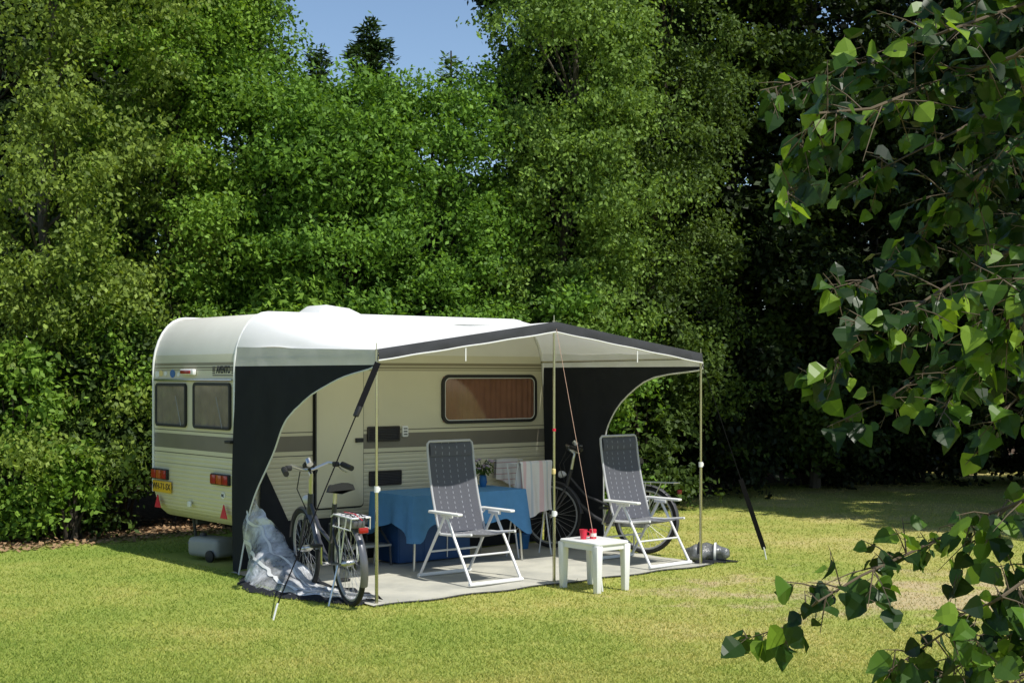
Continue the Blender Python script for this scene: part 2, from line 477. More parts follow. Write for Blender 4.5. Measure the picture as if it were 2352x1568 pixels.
def tree(name, X, Y, h, z0, rx, n, lm, label, cat='tree', L=.070, Wd=.042, K=70, droop=.3, bark='bark', seed=1, cs=(.20, .52), tr=.08, flat=1.0, hi=.86, lo=.3, group=None, jit=.85, up=.6, loose=.42):
    r = random.Random(seed)
    t = empty(name, (X, Y, 0), 0, label, cat, group)
    cl = crown_clumps(0, 0, z0, h, rx, K, r, cs, flat=flat, hi=hi, lo=lo)
    Vv, rv = scatter(cl, n, L, Wd, droop, up, seed, jit, loose)
    poly_mesh('crown', Vv, 4, rv, lm, t)
    m = MB()
    ph = r.uniform(0, 6)
    sp = [Vector((.12 * math.sin(ph + k * .9), .5 + .1 * math.cos(ph * 2 + k * .7), h * .93 * k / 10)) for k in range(11)]
    sp[0].z = -.05
    m.tube(sp, [tr * (1.25 - 1.12 * k / 10) for k in range(11)], 9)
    for c in r.sample(cl, min(22, len(cl))):
        e = Vector(c[:3]); k = max(1, min(9, int(10 * (e.z - .5) / (h * .93)))); b = sp[k]
        mid = (b + e) / 2 + Vector((r.uniform(-.15, .15), r.uniform(-.15, .15), .15))
        m.tube([b, mid, e], [tr * .3, tr * .18, .006], 6)
    m.build('trunk', M[bark], t)
    return t

def bush(name, X, Y, h, rx, n, lm, label, L=.085, Wd=.052, K=26, seed=1, cs=(.18, .42), droop=.3, z0=.12, jit=.8, group=None):
    r = random.Random(seed)
    t = empty(name, (X, Y, 0), 0, label, 'shrub', group)
    cl = crown_clumps(0, 0, z0, h - .15, rx, K, r, cs, lo=.3, hi=.9)
    Vv, rv = scatter(cl, n, L, Wd, droop, .6, seed, jit, .35)
    Vv[:, 2] = np.maximum(Vv[:, 2], .01)
    poly_mesh('foliage', Vv, 4, rv, lm, t)
    m = MB()
    for c in r.sample(cl, min(12, len(cl))):
        e = Vector(c[:3]); b = Vector((r.uniform(-.1, .1), r.uniform(-.1, .1), -.02))
        m.tube([b, Vector((e.x * .5, e.y * .5, e.z * .6)), e], [.02, .014, .006], 6)
    m.build('stems', M['bark'], t)
    return t

def conifer(name, X, Y, h, z0, rb, lm, label, seed=1, dens=1.0, step=.2):
    r = np.random.default_rng(seed)
    t = empty(name, (X, Y, 0), 0, label, 'tree')
    P = []; A = []; Wv = []
    m = MB(); m.tube([(0, 0, -.05), (0, 0, h * .5), (0, 0, h)], [.13, .08, .012], 8)
    z = z0
    while z < h:
        f = (h - z) / (h - z0)
        l = rb * (f ** .62) * r.uniform(.65, 1.2) + .06
        nb = int(5 + 3 * r.random())
        for k in range(nb):
            th = 2 * PI * (k + r.random()) / nb
            ll = l * r.uniform(.35, 1.2)
            d = np.array([math.cos(th), math.sin(th), 0.0]); side = np.array([-d[1], d[0], 0])
            q = int(ll * 110 * dens) + 6
            s = r.random(q)
            zz = z + r.uniform(-.1, .1)
            base = d * (s * ll)[:, None] + np.array([0, 0, 1]) * (zz + .30 * ll * s - .42 * ll * s * s)[:, None]
            base += r.normal(size=(q, 3)) * .04 + side * (r.normal(size=q) * .14 * ll * (1 - .5 * s))[:, None]
            base[:, 2] -= np.abs(r.normal(size=q)) * .06
            sg = np.where(r.random(q) < .5, -1, 1)[:, None]
            a = nz(d * .8 + side * sg * r.uniform(.2, 1, (q, 1)) + np.array([0, 0, .05]) + r.normal(size=(q, 3)) * .4)
            w = nz(np.cross(a, np.array([0, 0, 1]) + r.normal(size=(q, 3)) * .5))
            P.append(base); A.append(a * .13); Wv.append(w * .022)
        m.tube([(0, 0, z), (math.cos(th) * ll, math.sin(th) * ll, z - .10 * ll)], [.018, .005], 5)
        z += step * r.uniform(.6, 1.4)
    P = np.concatenate(P); A = np.concatenate(A); Wv = np.concatenate(Wv)
    Vv = np.stack([P, P + A * .5 + Wv, P + A, P + A * .5 - Wv], 1).reshape(-1, 3)
    poly_mesh('crown', Vv, 4, r.random(len(P)), lm, t)
    m.build('trunk', M['bark'], t)
    return t

LM = {}
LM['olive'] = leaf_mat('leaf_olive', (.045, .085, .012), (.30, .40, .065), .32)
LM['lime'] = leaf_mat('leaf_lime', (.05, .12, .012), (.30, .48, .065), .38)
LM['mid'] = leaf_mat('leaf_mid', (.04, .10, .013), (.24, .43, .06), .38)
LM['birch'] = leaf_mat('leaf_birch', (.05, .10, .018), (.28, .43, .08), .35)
LM['half'] = leaf_mat('leaf_half', (.03, .06, .012), (.16, .25, .045), .32)  # half darkened green, some shade of the right wood put in
LM['shade'] = leaf_mat('leaf_shade', (.020, .042, .009), (.11, .175, .032), .3)  # darker green, the shade of the wood is put into the colour
LM['dark'] = leaf_mat('leaf_dark', (.008, .016, .005), (.045, .078, .018), .25)  # dark leaves, with the right wood's shade also in the colour
LM['deep'] = leaf_mat('leaf_deep_shade', (.005, .009, .0035), (.020, .035, .009), .2)  # near black green, deep shade at the wood's foot painted in
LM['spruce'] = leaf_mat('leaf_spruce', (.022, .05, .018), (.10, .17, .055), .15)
LM['larch'] = leaf_mat('leaf_larch', (.06, .12, .04), (.2, .32, .1), .25)
LM['hazel'] = leaf_mat('leaf_hazel', (0, 0, 0), (0, 0, 0), .40, .38, .4,
                       [(0, (.010, .028, .006)), (.6, (.035, .085, .012)), (.85, (.10, .20, .022)), (1, (.26, .40, .04))])  # ramp paints most leaves as shaded and a few as sunlit

tree('birch_tree', -5.85, 17.2, 10, .9, 1.9, 84000, LM['olive'], 'tall olive leaved tree at the far left edge of the clearing', seed=3, bark='birchbark', K=150, droop=.8)
tree('broadleaf_tree', -4.45, 17.9, 10.2, .8, 1.25, 76000, LM['lime'], 'tall yellow green tree behind the back window end of the caravan', seed=4, K=140, droop=.5)
tree('broadleaf_tree', -3.65, 18.9, 8.8, .7, .78, 44000, LM['mid'], 'fresh green tree whose right side borders the patch of blue sky', seed=5, K=96)
tree('broadleaf_tree', -2.35, 18.3, 5.65, .5, 1.15, 52000, LM['mid'], 'lower green tree standing behind the caravan roof hatch', seed=6, K=96, L=.085, Wd=.043)
tree('broadleaf_tree', -1.05, 19.0, 5.95, .5, 1.1, 52000, LM['mid'], 'low bright tree below the middle of the blue sky gap', seed=7, K=96)
tree('birch_tree', .80, 19.4, 10.2, .8, 1.2, 84000, LM['birch'], 'tall pale olive birch rising behind the awning ridge pole', seed=8, bark='birchbark', K=150, droop=.8)
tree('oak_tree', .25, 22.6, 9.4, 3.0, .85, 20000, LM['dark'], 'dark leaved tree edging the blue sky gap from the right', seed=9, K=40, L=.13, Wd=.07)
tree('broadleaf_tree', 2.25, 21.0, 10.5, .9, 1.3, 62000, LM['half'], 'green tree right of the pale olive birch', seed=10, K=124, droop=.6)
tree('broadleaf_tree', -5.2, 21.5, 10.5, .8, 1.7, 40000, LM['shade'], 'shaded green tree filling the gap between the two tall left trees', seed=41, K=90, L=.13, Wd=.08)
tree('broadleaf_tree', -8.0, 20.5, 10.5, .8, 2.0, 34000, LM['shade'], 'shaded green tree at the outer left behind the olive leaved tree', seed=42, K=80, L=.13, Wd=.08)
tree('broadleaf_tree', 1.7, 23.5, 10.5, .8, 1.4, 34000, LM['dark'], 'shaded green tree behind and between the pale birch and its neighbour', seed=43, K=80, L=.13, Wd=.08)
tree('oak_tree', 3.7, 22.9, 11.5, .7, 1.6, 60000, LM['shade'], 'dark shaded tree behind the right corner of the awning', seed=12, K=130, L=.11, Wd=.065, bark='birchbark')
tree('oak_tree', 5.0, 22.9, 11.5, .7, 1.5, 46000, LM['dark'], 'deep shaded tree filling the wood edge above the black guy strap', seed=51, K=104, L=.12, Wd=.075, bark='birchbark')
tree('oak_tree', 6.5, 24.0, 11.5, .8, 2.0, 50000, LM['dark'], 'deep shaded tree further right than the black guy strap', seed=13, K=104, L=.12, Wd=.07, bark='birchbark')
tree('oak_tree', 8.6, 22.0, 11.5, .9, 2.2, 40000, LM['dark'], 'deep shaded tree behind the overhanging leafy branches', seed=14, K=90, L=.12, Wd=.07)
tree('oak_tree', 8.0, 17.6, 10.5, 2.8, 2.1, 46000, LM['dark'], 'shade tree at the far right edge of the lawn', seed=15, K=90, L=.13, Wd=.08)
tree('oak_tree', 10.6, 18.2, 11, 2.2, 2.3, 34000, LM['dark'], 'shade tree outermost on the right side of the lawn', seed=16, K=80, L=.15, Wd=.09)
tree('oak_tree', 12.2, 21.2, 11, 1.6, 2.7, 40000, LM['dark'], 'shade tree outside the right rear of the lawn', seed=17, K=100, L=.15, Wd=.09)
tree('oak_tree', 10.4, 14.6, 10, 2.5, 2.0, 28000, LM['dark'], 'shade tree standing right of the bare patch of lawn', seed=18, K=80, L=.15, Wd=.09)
conifer('spruce_tree', -2.24, 21.9, 7.5, 2.5, 1.4, LM['spruce'], 'narrow dark spruce whose tip stands alone against the blue sky', seed=12, dens=2.0, step=.17)
conifer('spruce_tree', -3.0, 21.5, 6.85, 2.5, 1.3, LM['spruce'], 'shorter dark spruce left of the lone spruce tip', seed=3, dens=1.8, step=.17)
conifer('larch_tree', -.98, 22.4, 7.1, 2.5, 1.0, LM['larch'], 'spindly pale larch with thin tip right of the lone spruce', seed=4, dens=.7, step=.28)

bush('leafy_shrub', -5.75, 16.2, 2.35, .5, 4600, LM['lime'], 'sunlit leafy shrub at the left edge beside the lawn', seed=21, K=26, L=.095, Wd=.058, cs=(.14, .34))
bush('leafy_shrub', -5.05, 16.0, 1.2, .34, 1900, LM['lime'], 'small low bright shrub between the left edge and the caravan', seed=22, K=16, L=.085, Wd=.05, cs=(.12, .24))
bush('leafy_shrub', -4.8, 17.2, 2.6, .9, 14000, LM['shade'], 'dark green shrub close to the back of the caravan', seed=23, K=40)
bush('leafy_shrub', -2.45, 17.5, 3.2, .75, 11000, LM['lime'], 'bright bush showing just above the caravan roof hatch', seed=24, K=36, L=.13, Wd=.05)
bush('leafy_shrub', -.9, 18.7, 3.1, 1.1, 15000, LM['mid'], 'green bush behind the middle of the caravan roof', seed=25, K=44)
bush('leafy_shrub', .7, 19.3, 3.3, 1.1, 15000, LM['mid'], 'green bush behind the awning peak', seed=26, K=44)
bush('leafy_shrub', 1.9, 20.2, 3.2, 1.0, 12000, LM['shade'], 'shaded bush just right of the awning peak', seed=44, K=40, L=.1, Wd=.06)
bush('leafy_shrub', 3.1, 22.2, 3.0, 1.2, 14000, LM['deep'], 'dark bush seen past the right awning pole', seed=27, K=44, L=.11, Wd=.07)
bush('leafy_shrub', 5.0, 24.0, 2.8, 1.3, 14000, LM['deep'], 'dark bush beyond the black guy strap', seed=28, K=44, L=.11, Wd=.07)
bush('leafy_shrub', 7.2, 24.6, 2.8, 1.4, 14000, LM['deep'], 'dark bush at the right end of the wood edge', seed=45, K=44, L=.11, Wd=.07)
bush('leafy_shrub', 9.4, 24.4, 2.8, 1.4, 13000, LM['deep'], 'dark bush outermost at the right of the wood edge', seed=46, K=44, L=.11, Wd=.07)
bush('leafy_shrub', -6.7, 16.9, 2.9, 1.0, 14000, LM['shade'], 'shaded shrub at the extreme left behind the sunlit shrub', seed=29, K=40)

# far wood reads as one mass
r_ = random.Random(77); cl = []
for i in range(1000):
    x = r_.uniform(-12, 15); y = 25.8 + r_.uniform(0, 2.4) + max(0, x) * .12
    top = 5.9 + .4 * math.sin(x * 1.3) + (4.8 if x < -5.9 or x > .6 else 0)
    s = r_.uniform(.6, 1.1); cl.append((x, y, r_.uniform(.02, 1) * top - .2, s, s, s * .85))
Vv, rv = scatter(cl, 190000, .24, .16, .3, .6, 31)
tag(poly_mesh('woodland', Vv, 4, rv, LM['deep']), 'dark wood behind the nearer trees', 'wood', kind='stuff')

# dry leaves under the hedge
n = 5000
lx = rng.uniform(-9, 6, n); off = np.abs(rng.normal(0, .9, n)) - .5
bx = -5.6 + (lx + 1) * .741 - .671 * off; by = 15.3 + (lx + 1) * .671 + .741 * off
p = np.stack([bx, by, rng.uniform(.004, .03, n)], 1); th = rng.uniform(0, 6.28, n)
a = np.stack([np.cos(th), np.sin(th), rng.normal(0, .3, n)], 1) * .06; w = np.stack([-np.sin(th), np.cos(th), rng.normal(0, .4, n)], 1) * .022
tag(poly_mesh('leaf_litter', np.stack([p, p + a * .5 + w, p + a, p + a * .5 - w], 1).reshape(-1, 3), 4, rng.random(n), M['litter']), 'dry brown leaves lying under the trees', 'leaf litter', kind='stuff')

# ------------------------------------------------------------------ caravan
LEN, WID, ZR = 3.87, 1.85, 2.5
def body_profile(off=0):
    pts = [(.16, .40), (.05, .50), (.0 - off, .66), (0 - off, 1.2), (0 - off, 1.95)]
    for k in range(1, 9):
        a = R(90 * k / 8); pts.append((.36 - (.36 + off) * math.cos(a), 1.95 + (ZR - 1.95 + off) * math.sin(a)))
    for k in range(0, 9):
        a = R(90 - 90 * k / 8); pts.append((LEN - .42 + (.42 + off) * math.cos(a), 1.9 + (ZR - 1.9 + off) * math.sin(a)))
    pts += [(LEN + .03 + off, 1.5), (LEN + .05 + off, .8), (LEN - .06, .52), (LEN - .2, .40)]
    return pts
car = empty('caravan', C0, ANG, 'cream touring caravan with a dark stripe parked at the edge of the wood', 'caravan')
b = MB(); b.prism(body_profile(), 0, WID, Matrix(((1, 0, 0, 0), (0, 0, 1, 0), (0, 1, 0, 0), (0, 0, 0, 1))))
o = b.build('body', M['skin'], car, bevel=.035, seg=3, ang=40)
prof = body_profile(.004)
rail = MB(); rail.tube([(x, .006, z) for x, z in prof[2:-3]], .016, 8)
rail.build('awning_rail', M['white'], car)
rail = MB(); rail.tube([(x, WID - .006, z) for x, z in prof[2:-3]], .014, 8)
rail.build('awning_rail', M['white'], car)

def window(cx, cz, w, h, r, M4, curt, folds, rim=.035, fm='black'):
    f = MB(); f.ring(rrect(w, h, r), rrect(w - 2 * rim, h - 2 * rim, max(.01, r - rim)), .001, .026, M4 @ Matrix.Translation((cx, cz, 0)))
    fo = f.build('window', M[fm], car)
    c = MB(); nx = 160
    P = [[(-w / 2 + rim * .6 + (w - rim * 1.2) * j / nx, (-h / 2 + rim * .6) + (h - rim * 1.2) * i, .0085 + .0065 * math.sin(j / nx * folds * 2 * PI + .7 * math.sin(j * .21)))
          for j in range(nx + 1)] for i in (0, 1)]
    c.grid(P, M4 @ Matrix.Translation((cx, cz, 0))); c.build('curtain', M[curt], fo)
    p = MB(); p.add([(x, y, .018) for x, y in rrect(w - rim * 1.2, h - rim * 1.2, max(.01, r - rim * .6))], [tuple(range(28))], M4 @ Matrix.Translation((cx, cz, 0)))
    p.build('pane', M['glass'], fo)
    l = MB(); l.ring(rrect(w - 2 * rim, h - 2 * rim, max(.01, r - rim)), rrect(w - 2 * rim - .016, h - 2 * rim - .016, max(.008, r - rim - .008)), .019, .024, M4 @ Matrix.Translation((cx, cz, 0)))
    l.build('inner_trim', M['piping'] if fm == 'black' and w > 1 else M['darkgrey'], fo)
    return fo
fo = window(3.1, 1.635, 1.32, .53, .10, SIDE, 'curtain', 17)
w1 = window(-.475, 1.59, .80, .46, .05, REAR, 'screen', 5, .022)
w2 = window(-1.40, 1.585, .72, .45, .05, REAR, 'screen', 5, .022)
for wo, y in ((w1, .22), (w2, 1.13)):
    m = MB(); m.tube([(-.03, y, 1.38), (-.035, y + .12, 1.68)], .004, 6); m.build('window_stay', M['tank'], wo)
m = MB(); m.box((-.012, .925, 1.845), (.025, 1.74, .022)); m.build('rear_trim', M['steel'], car, bevel=.004)
d = MB(); d.prism(rrect(.60, 1.50, .05, cx=1.155, cy=1.29), .001, .006, SIDE); dk = d.build('door_seal', M['black'], car)
d = MB(); d.prism(rrect(.565, 1.465, .04, cx=1.16, cy=1.29), .007, .024, SIDE); dr = d.build('door', M['cream'], car, bevel=.006)
d = MB(); d.box((1.385, -.034, 1.23), (.09, .02, .045)); d.build('handle', M['black'], dr, bevel=.006)
d = MB(); d.box((.875, -.03, 1.3), (.012, .014, 1.44)); d.build('hinge_strip', M['darkgrey'], dr)
for (x0, x1, z0, z1) in ((1.50, 1.90, 1.205, 1.365), (1.52, 1.92, .75, .905)):
    v = MB(); v.ring(rrect(x1 - x0, z1 - z0, .015, 3, (x0 + x1) / 2, (z0 + z1) / 2), rrect(x1 - x0 - .03, z1 - z0 - .03, .008, 3, (x0 + x1) / 2, (z0 + z1) / 2), .001, .02, SIDE)
    v.prism(rrect(x1 - x0 - .02, z1 - z0 - .02, .01, 3, (x0 + x1) / 2, (z0 + z1) / 2), .001, .006, SIDE)
    vo = v.build('fridge_vent', M['grille'], car)
    s = MB()
    for k in range(7):
        s.box(((x0 + x1) / 2, -.014, z0 + .02 + (z1 - z0 - .04) * (k + .5) / 7), (x1 - x0 - .03, .016, .005), rot=Matrix.Rotation(R(35), 3, 'X'))
    s.build('louvre', M['darkgrey'], vo)
v = MB(); v.prism(rrect(.075, .115, .015, 4, 1.965, 1.305), .001, .022, SIDE); so = v.build('socket_box', M['white'], car, bevel=.004)
for k in range(3):
    s = MB(); s.box((1.965, -.0235, 1.275 + .03 * k), (.045, .003, .012)); s.build('slot', M['darkgrey'], so)
v = MB(); v.prism(rrect(.30, .20, .02, 4, 2.45, 1.0), .001, .012, SIDE); v.build('locker_flap', M['cream'], car, bevel=.004)
v = MB(); v.tube([(3.08, 0, .95), (3.08, -.06, .95), (3.52, -.06, .95), (3.52, 0, .95)], .006, 6); v.build('towel_rail', M['alu_white'], car)
def lamp(y0, y1, z0, z1):
    l = MB(); l.box((-.018, (y0 + y1) / 2, (z0 + z1) / 2), (.036, y1 - y0, z1 - z0)); lo = l.build('tail_light', M['black'], car, bevel=.008)
    k = (y1 - y0) / 3
    for i, mm in enumerate(('red', 'amber', 'red')):
        q = MB(); q.box((-.039, y0 + k * (i + .5), (z0 + z1) / 2), (.008, k * .9, (z1 - z0) * .8)); q.build('lens', M[mm], lo, bevel=.002)
lamp(.09, .46, .82, .93); lamp(1.47, 1.83, .80, .91)
q = MB(); q.box((-.02, 1.6, .725), (.014, .44, .12)); pl = q.build('number_plate', M['plate'], car, bevel=.006)
text_part('plate_text', 'WH-71-SX', .095, REAR @ Matrix.Translation((-1.6, .725, .0285)), M['text'], pl)
q = MB(); q.box((-.022, .98, 1.925), (.045, .30, .06)); ml = q.build('marker_lamp', M['white'], car, bevel=.012)
q = MB(); q.box((-.048, .99, 1.925), (.01, .22, .032)); q.build('lens', M['red'], ml, bevel=.002)
for y in (.20, 1.70):
    q = MB(); q.prism([(-y - .07, .50), (-y + .07, .50), (-y, .635)], .004, .014, REAR @ Matrix.Translation((0, 0, .012))); q.build('reflector_triangle', M['redplastic'], car)
q = MB(); q.prism([( -.25 + .045 * math.cos(a * PI / 10), .72 + .033 * math.sin(a * PI / 10)) for a in range(20)], .002, .006, REAR); st = q.build('country_sticker', M['white'], car)
text_part('sticker_text', 'NL', .045, REAR @ Matrix.Translation((-.25, .72, .0075)), M['text'], st)
q = MB(); q.prism(rrect(.07, .055, .01, 3, -.97, .585), .004, .02, REAR); q.build('socket_cover', M['white'], car, bevel=.003)
text_part('lettering', 'AVENTO', .10, REAR @ Matrix.Translation((-.245, 1.945, .004)), M['greytext'], car, sx=.74, off=.002)
for sx in (-1, 1):
    for k in range(4):
        q = MB(); q.box((-.006, .245 - sx * .20, 1.915 + .02 * k), (.003, .05, .009)); q.build('lettering_bar', M['greytext'], car)
q = MB(); q.box((-.004, .245, 1.893), (.003, .45, .007)); q.build('lettering_bar', M['greytext'], car)
for k, (y, z, s, mm) in enumerate(((1.75, 1.905, .05, 'white'), (1.66, 1.915, .045, 'yellow'), (1.55, 1.91, .035, 'white'), (1.38, 1.91, .06, 'bluesticker'), (1.24, 1.9, .03, 'white'))):
    q = MB(); q.prism([(-y + s * math.cos(a * PI / 6), z + s * .7 * math.sin(a * PI / 6)) for a in range(12)], .002, .005, REAR); q.build('sticker', M[mm], car)
q = MB(); q.box((-.035, 0.06, 1.25), (.05, .12, .03)); q.build('grab_handle', M['black'], car, bevel=.008)
q = MB(); q.box((1.5, .75, 2.515), (.62, .58, .04)); hb = q.build('roof_hatch', M['white'], car, bevel=.01)
q = MB(); q.add([(1.22, .48, 2.535), (1.78, .48, 2.535), (1.78, 1.02, 2.535), (1.22, 1.02, 2.535), (1.34, .56, 2.64), (1.64, .56, 2.61), (1.64, .94, 2.61), (1.34, .94, 2.64)],
               [(3, 2, 1, 0), (4, 5, 6, 7), (0, 1, 5, 4), (1, 2, 6, 5), (2, 3, 7, 6), (3, 0, 4, 7)]); q.build('hatch_dome', M['white'], hb, bevel=.03, seg=3)
for y in (.14, WID - .14):
    q = MB(); q.lathe([(.16, -.09), (.27, -.09), (.30, -.06), (.30, .06), (.27, .09), (.16, .09)], 28, Matrix.Translation((2.0, y, .30)) @ Matrix.Rotation(R(90), 4, 'X')); wo = q.build('wheel', M['tyre'], car)
    q = MB(); q.lathe([(.02, -.07), (.165, -.085), (.165, .085), (.02, .07)], 20, Matrix.Translation((2.0, y, .30)) @ Matrix.Rotation(R(90), 4, 'X')); q.build('rim', M['steel'], wo)
q = MB(); q.tube([(2.0, .1, .3), (2.0, WID - .1, .3)], .03, 8); q.box((2.0, .4, .37), (3.4, .05, .1)); q.box((2.0, WID - .4, .37), (3.4, .05, .1))
q.box((4.3, WID / 2, .42), (1.1, .08, .08)); q.build('chassis', M['darkgrey'], car)
for x in (.35, 3.5):
    for y in (.22, WID - .22):
        q = MB(); q.tube([(x, y, .42), (x + .05, y, .02)], .018, 8); q.box((x + .05, y, .012), (.12, .1, .02)); q.build('corner_steady', M['darkgrey'], car)
q = MB(); q.tube([(4.8, WID / 2, .02), (4.8, WID / 2, .55)], .025, 8); q.build('jockey_wheel', M['steel'], car)

# ------------------------------------------------------------------ awning
AW, AD = 3.847, 2.49
awn = empty('awning', LW(0, -AD), ANG, 'white topped sun awning with charcoal sides pitched along the caravan', 'awning')
T = Matrix.Translation((0, AD, 0))
full = body_profile(.014)
arcs = [p for p in full if p[1] >= 2.13]
def zA(x):
    for (x0, z0), (x1, z1) in zip(arcs, arcs[1:]):
        if x0 <= x <= x1: return z0 + (z1 - z0) * (x - x0) / max(1e-6, x1 - x0)
    return arcs[0][1] if x < arcs[0][0] else arcs[-1][1]
NX = 60
def zB(x): return 2.105 + .27 * (1 - abs(x - AW / 2) / (AW / 2))
rows = []
for j in range(21):
    f = j / 20; row = []
    for i in range(NX + 1):
        s = i / NX
        xa = arcs[0][0] + (arcs[-1][0] - arcs[0][0]) * (.5 - .5 * math.cos(PI * s)); xb = AW * (.5 - .5 * math.cos(PI * s))
        za = zA(xa); zb = zB(xb)
        ff = f ** .92
        x = xa + (xb - xa) * f; z = za + (zb - za) * ff - .055 * math.sin(PI * f) * math.sin(PI * s)
        z += (.008 * math.sin(i * .9 + j * .3) + .006 * math.sin(i * .37 - j * .8)) * math.sin(PI * f)
        row.append((x, -f * AD, z))
    rows.append(row)
m = MB(); m.grid(rows, T); m.build('roof_sheet', M['roofcloth'], awn, ang=80)
for side in (0, 1):
    P = []
    for j in range(25):
        f = j / 24
        top = rows[0][0 if side == 0 else NX]
        xa, za = top[0], top[2]; xb = 0 if side == 0 else AW
        x = xa + (xb - xa) * f; z = za + (2.105 - za) * f
        bx = -.01 if side == 0 else AW + .02
        P.append([(x, -f * AD, z), ((x + bx) / 2 + .006 * math.sin(j * 1.3), -f * AD, (z + 1.98) / 2), (bx + .004 * math.sin(j * 2.1), -f * AD, 1.98)])
    m = MB(); m.grid(P, T); m.build('side_band', M['shadedcloth'], awn, ang=80)
P = []
for i in range(61):
    x = AW * i / 60; z = zB(x); dz = .084 + .002 * math.sin(i * .8)
    P.append([(x, 0, z + .006), (x, -.012 - .008 * math.sin(i * .7), z - dz * .5), (x, -.008, z - dz)])
m = MB(); m.grid(P); va = m.build('valance', M['valance'], awn, ang=80)
m = MB(); m.tube([(p[2][0], p[2][1], p[2][2] - .005) for p in P], .007, 6); m.build('piping', M['piping'], va)
def panel(side, curve):
    x0 = -.008 if side == 0 else AW + .022
    sg = -1 if side == 0 else 1
    cv = []
    for (y0, z0), (y1, z1) in zip(curve, curve[1:]):
        for k in range(5): cv.append((y0 + (y1 - y0) * k / 5, z0 + (z1 - z0) * k / 5))
    cv.append(curve[-1])
    P = []
    for y, z in cv:
        row = []
        for k in range(25):
            f = k / 24; yy = .004 + (y - .004) * f
            fl = max(0, 1 - z / 1.0) ** 1.5
            xx = x0 + sg * (.10 * fl * f + .012 * math.sin(yy * 14 + z * 2) * min(1, (1.98 - z) * 2) + .018 * math.sin(yy * 5 + 1) * min(1, (1.98 - z)))
            row.append((xx, yy, z))
        P.append(row)
    m = MB(); m.grid(P, T); po = m.build('side_panel', M['charcoal'], awn, ang=80)
    e = MB(); e.tube([row[-1] for row in P], .008, 6, M=T); e.build('piping', M['piping'], po)
    return po, P
def smooth_curve(c):
    out = []
    for i in range(len(c) - 1):
        p0 = c[max(i - 1, 0)]; p1 = c[i]; p2 = c[i + 1]; p3 = c[min(i + 2, len(c) - 1)]
        for k in range(3):
            t = k / 3
            out.append(tuple(.5 * (2 * p1[a] + (p2[a] - p0[a]) * t + (2 * p0[a] - 5 * p1[a] + 4 * p2[a] - p3[a]) * t * t + (3 * p1[a] - p0[a] - 3 * p2[a] + p3[a]) * t ** 3) for a in (0, 1)))
    out.append(c[-1]); return out
cL = [(-2.47, 1.98), (-2.37, 1.945), (-2.0, 1.885), (-1.607, 1.78), (-1.155, 1.587), (-.84, 1.302), (-.554, .967), (-.343, .626), (-.29, .3), (-.27, .015)]
cR = [(-2.47, 1.98), (-2.41, 1.94), (-1.794, 1.87), (-1.402, 1.69), (-1.132, 1.43), (-1.015, 1.2), (-.98, .7), (-.95, .35), (-.93, .015)]
pL, _ = panel(0, smooth_curve(cL)); pR, _ = panel(1, smooth_curve(cR))
m = MB(); m.add([(.26, -.035, 1.06), (.24, -.035, .40), (.56, -.035, .46)], [(0, 1, 2)], T); m.add([(.26, -.033, 1.06), (.24, -.033, .40), (.56, -.033, .46)], [(0, 2, 1)], T)
m.build('inner_flap', M['charcoal'], pL, smooth=False)
P = [[(AW * i / 40, -.012 + .012 * math.sin(i * 1.1) * (1 - j / 4), .02 + .44 * j / 4) for i in range(41)] for j in range(5)]
m = MB(); m.grid(P, T); m.build('added_skirt', M['charcoal'], awn, ang=80)  # charcoal sheet added to block bright grass and darken below the caravan
def tri(x): return abs((x / PI) % 2 - 1) * 2 - 1
def slump(side, y0, y1, hmax, spread, seed, ub=.55):
    r = random.Random(seed); sg = -1 if side == 0 else 1
    x0 = 0 if side == 0 else AW + .02
    ph = [r.uniform(0, 6) for _ in range(8)]
    P = []
    nu, nv = 80, 20
    for i in range(nu + 1):
        u = i / nu; row = []
        k0 = max(0, 1 - u / ub)
        hh = hmax * k0 ** 1.0 + .03 + .04 * tri(u * 23 + ph[0]) * k0
        sp = spread * (.22 + .78 * math.sin(PI * min(1, u * 1.02)) ** .9)
        for k in range(nv + 1):
            v = k / nv
            y = y0 + (y1 - y0) * u + .06 * tri(v * 6 + ph[1] + u * 5) * (1 - .5 * u) - .10 * v * k0
            x = x0 + sg * (-.02 + sp * v ** 1.2 + .045 * tri(u * 24 + v * 7 + ph[2]) * (.3 + v) * (1.3 - v) + .014 * tri(u * 47 + ph[3] + v * 13))
            z = hh * (1 - v ** 1.6) + .015 + .022 * (1 + tri(u * 27 + v * 11 + ph[4])) * (.3 + v) * (1.1 - v) + .010 * (1 + tri(u * 61 + v * 21 + ph[5]))
            row.append((x, y, z))
        P.append(row)
    m = MB(); m.grid(P, T); vo = m.build('clear_window', M['vinyl'], awn, ang=25)
    Q = []
    for i in range(nu + 1):
        u = i / nu; p = P[i][0]
        if u < .22: continue
        Q.append([(p[0] - sg * .09, p[1], .03), (p[0] - sg * .04, p[1], p[2] * .7 + .03), (p[0] + sg * .015, p[1], p[2] + .012)])
    m = MB(); m.grid(Q, T); m.build('hem', M['charcoal'], vo, ang=70)
    Q = []
    for i in range(nu + 1):
        q = P[i][-1]; Q.append([(q[0] - sg * .02, q[1], q[2] + .012), (q[0] + sg * .03, q[1], .02 + .01 * math.sin(i)), (q[0] + sg * .07, q[1], .008)])
    m = MB(); m.grid(Q, T); m.build('ground_flap', M['charcoal'], vo, ang=70)
    for kk in (7, 14):
        Q = [[(P[i][kk][0] + sg * .004, P[i][kk][1], P[i][kk][2] + .008), (P[i][kk + 1][0] + sg * .004, P[i][kk + 1][1], P[i][kk + 1][2] + .008)] for i in range(0, int(nu * .75))]
        m = MB(); m.grid(Q, T); m.build('seam', M['piping'], vo, ang=40)
slump(0, -.24, -2.42, .70, .44, 3, .60)
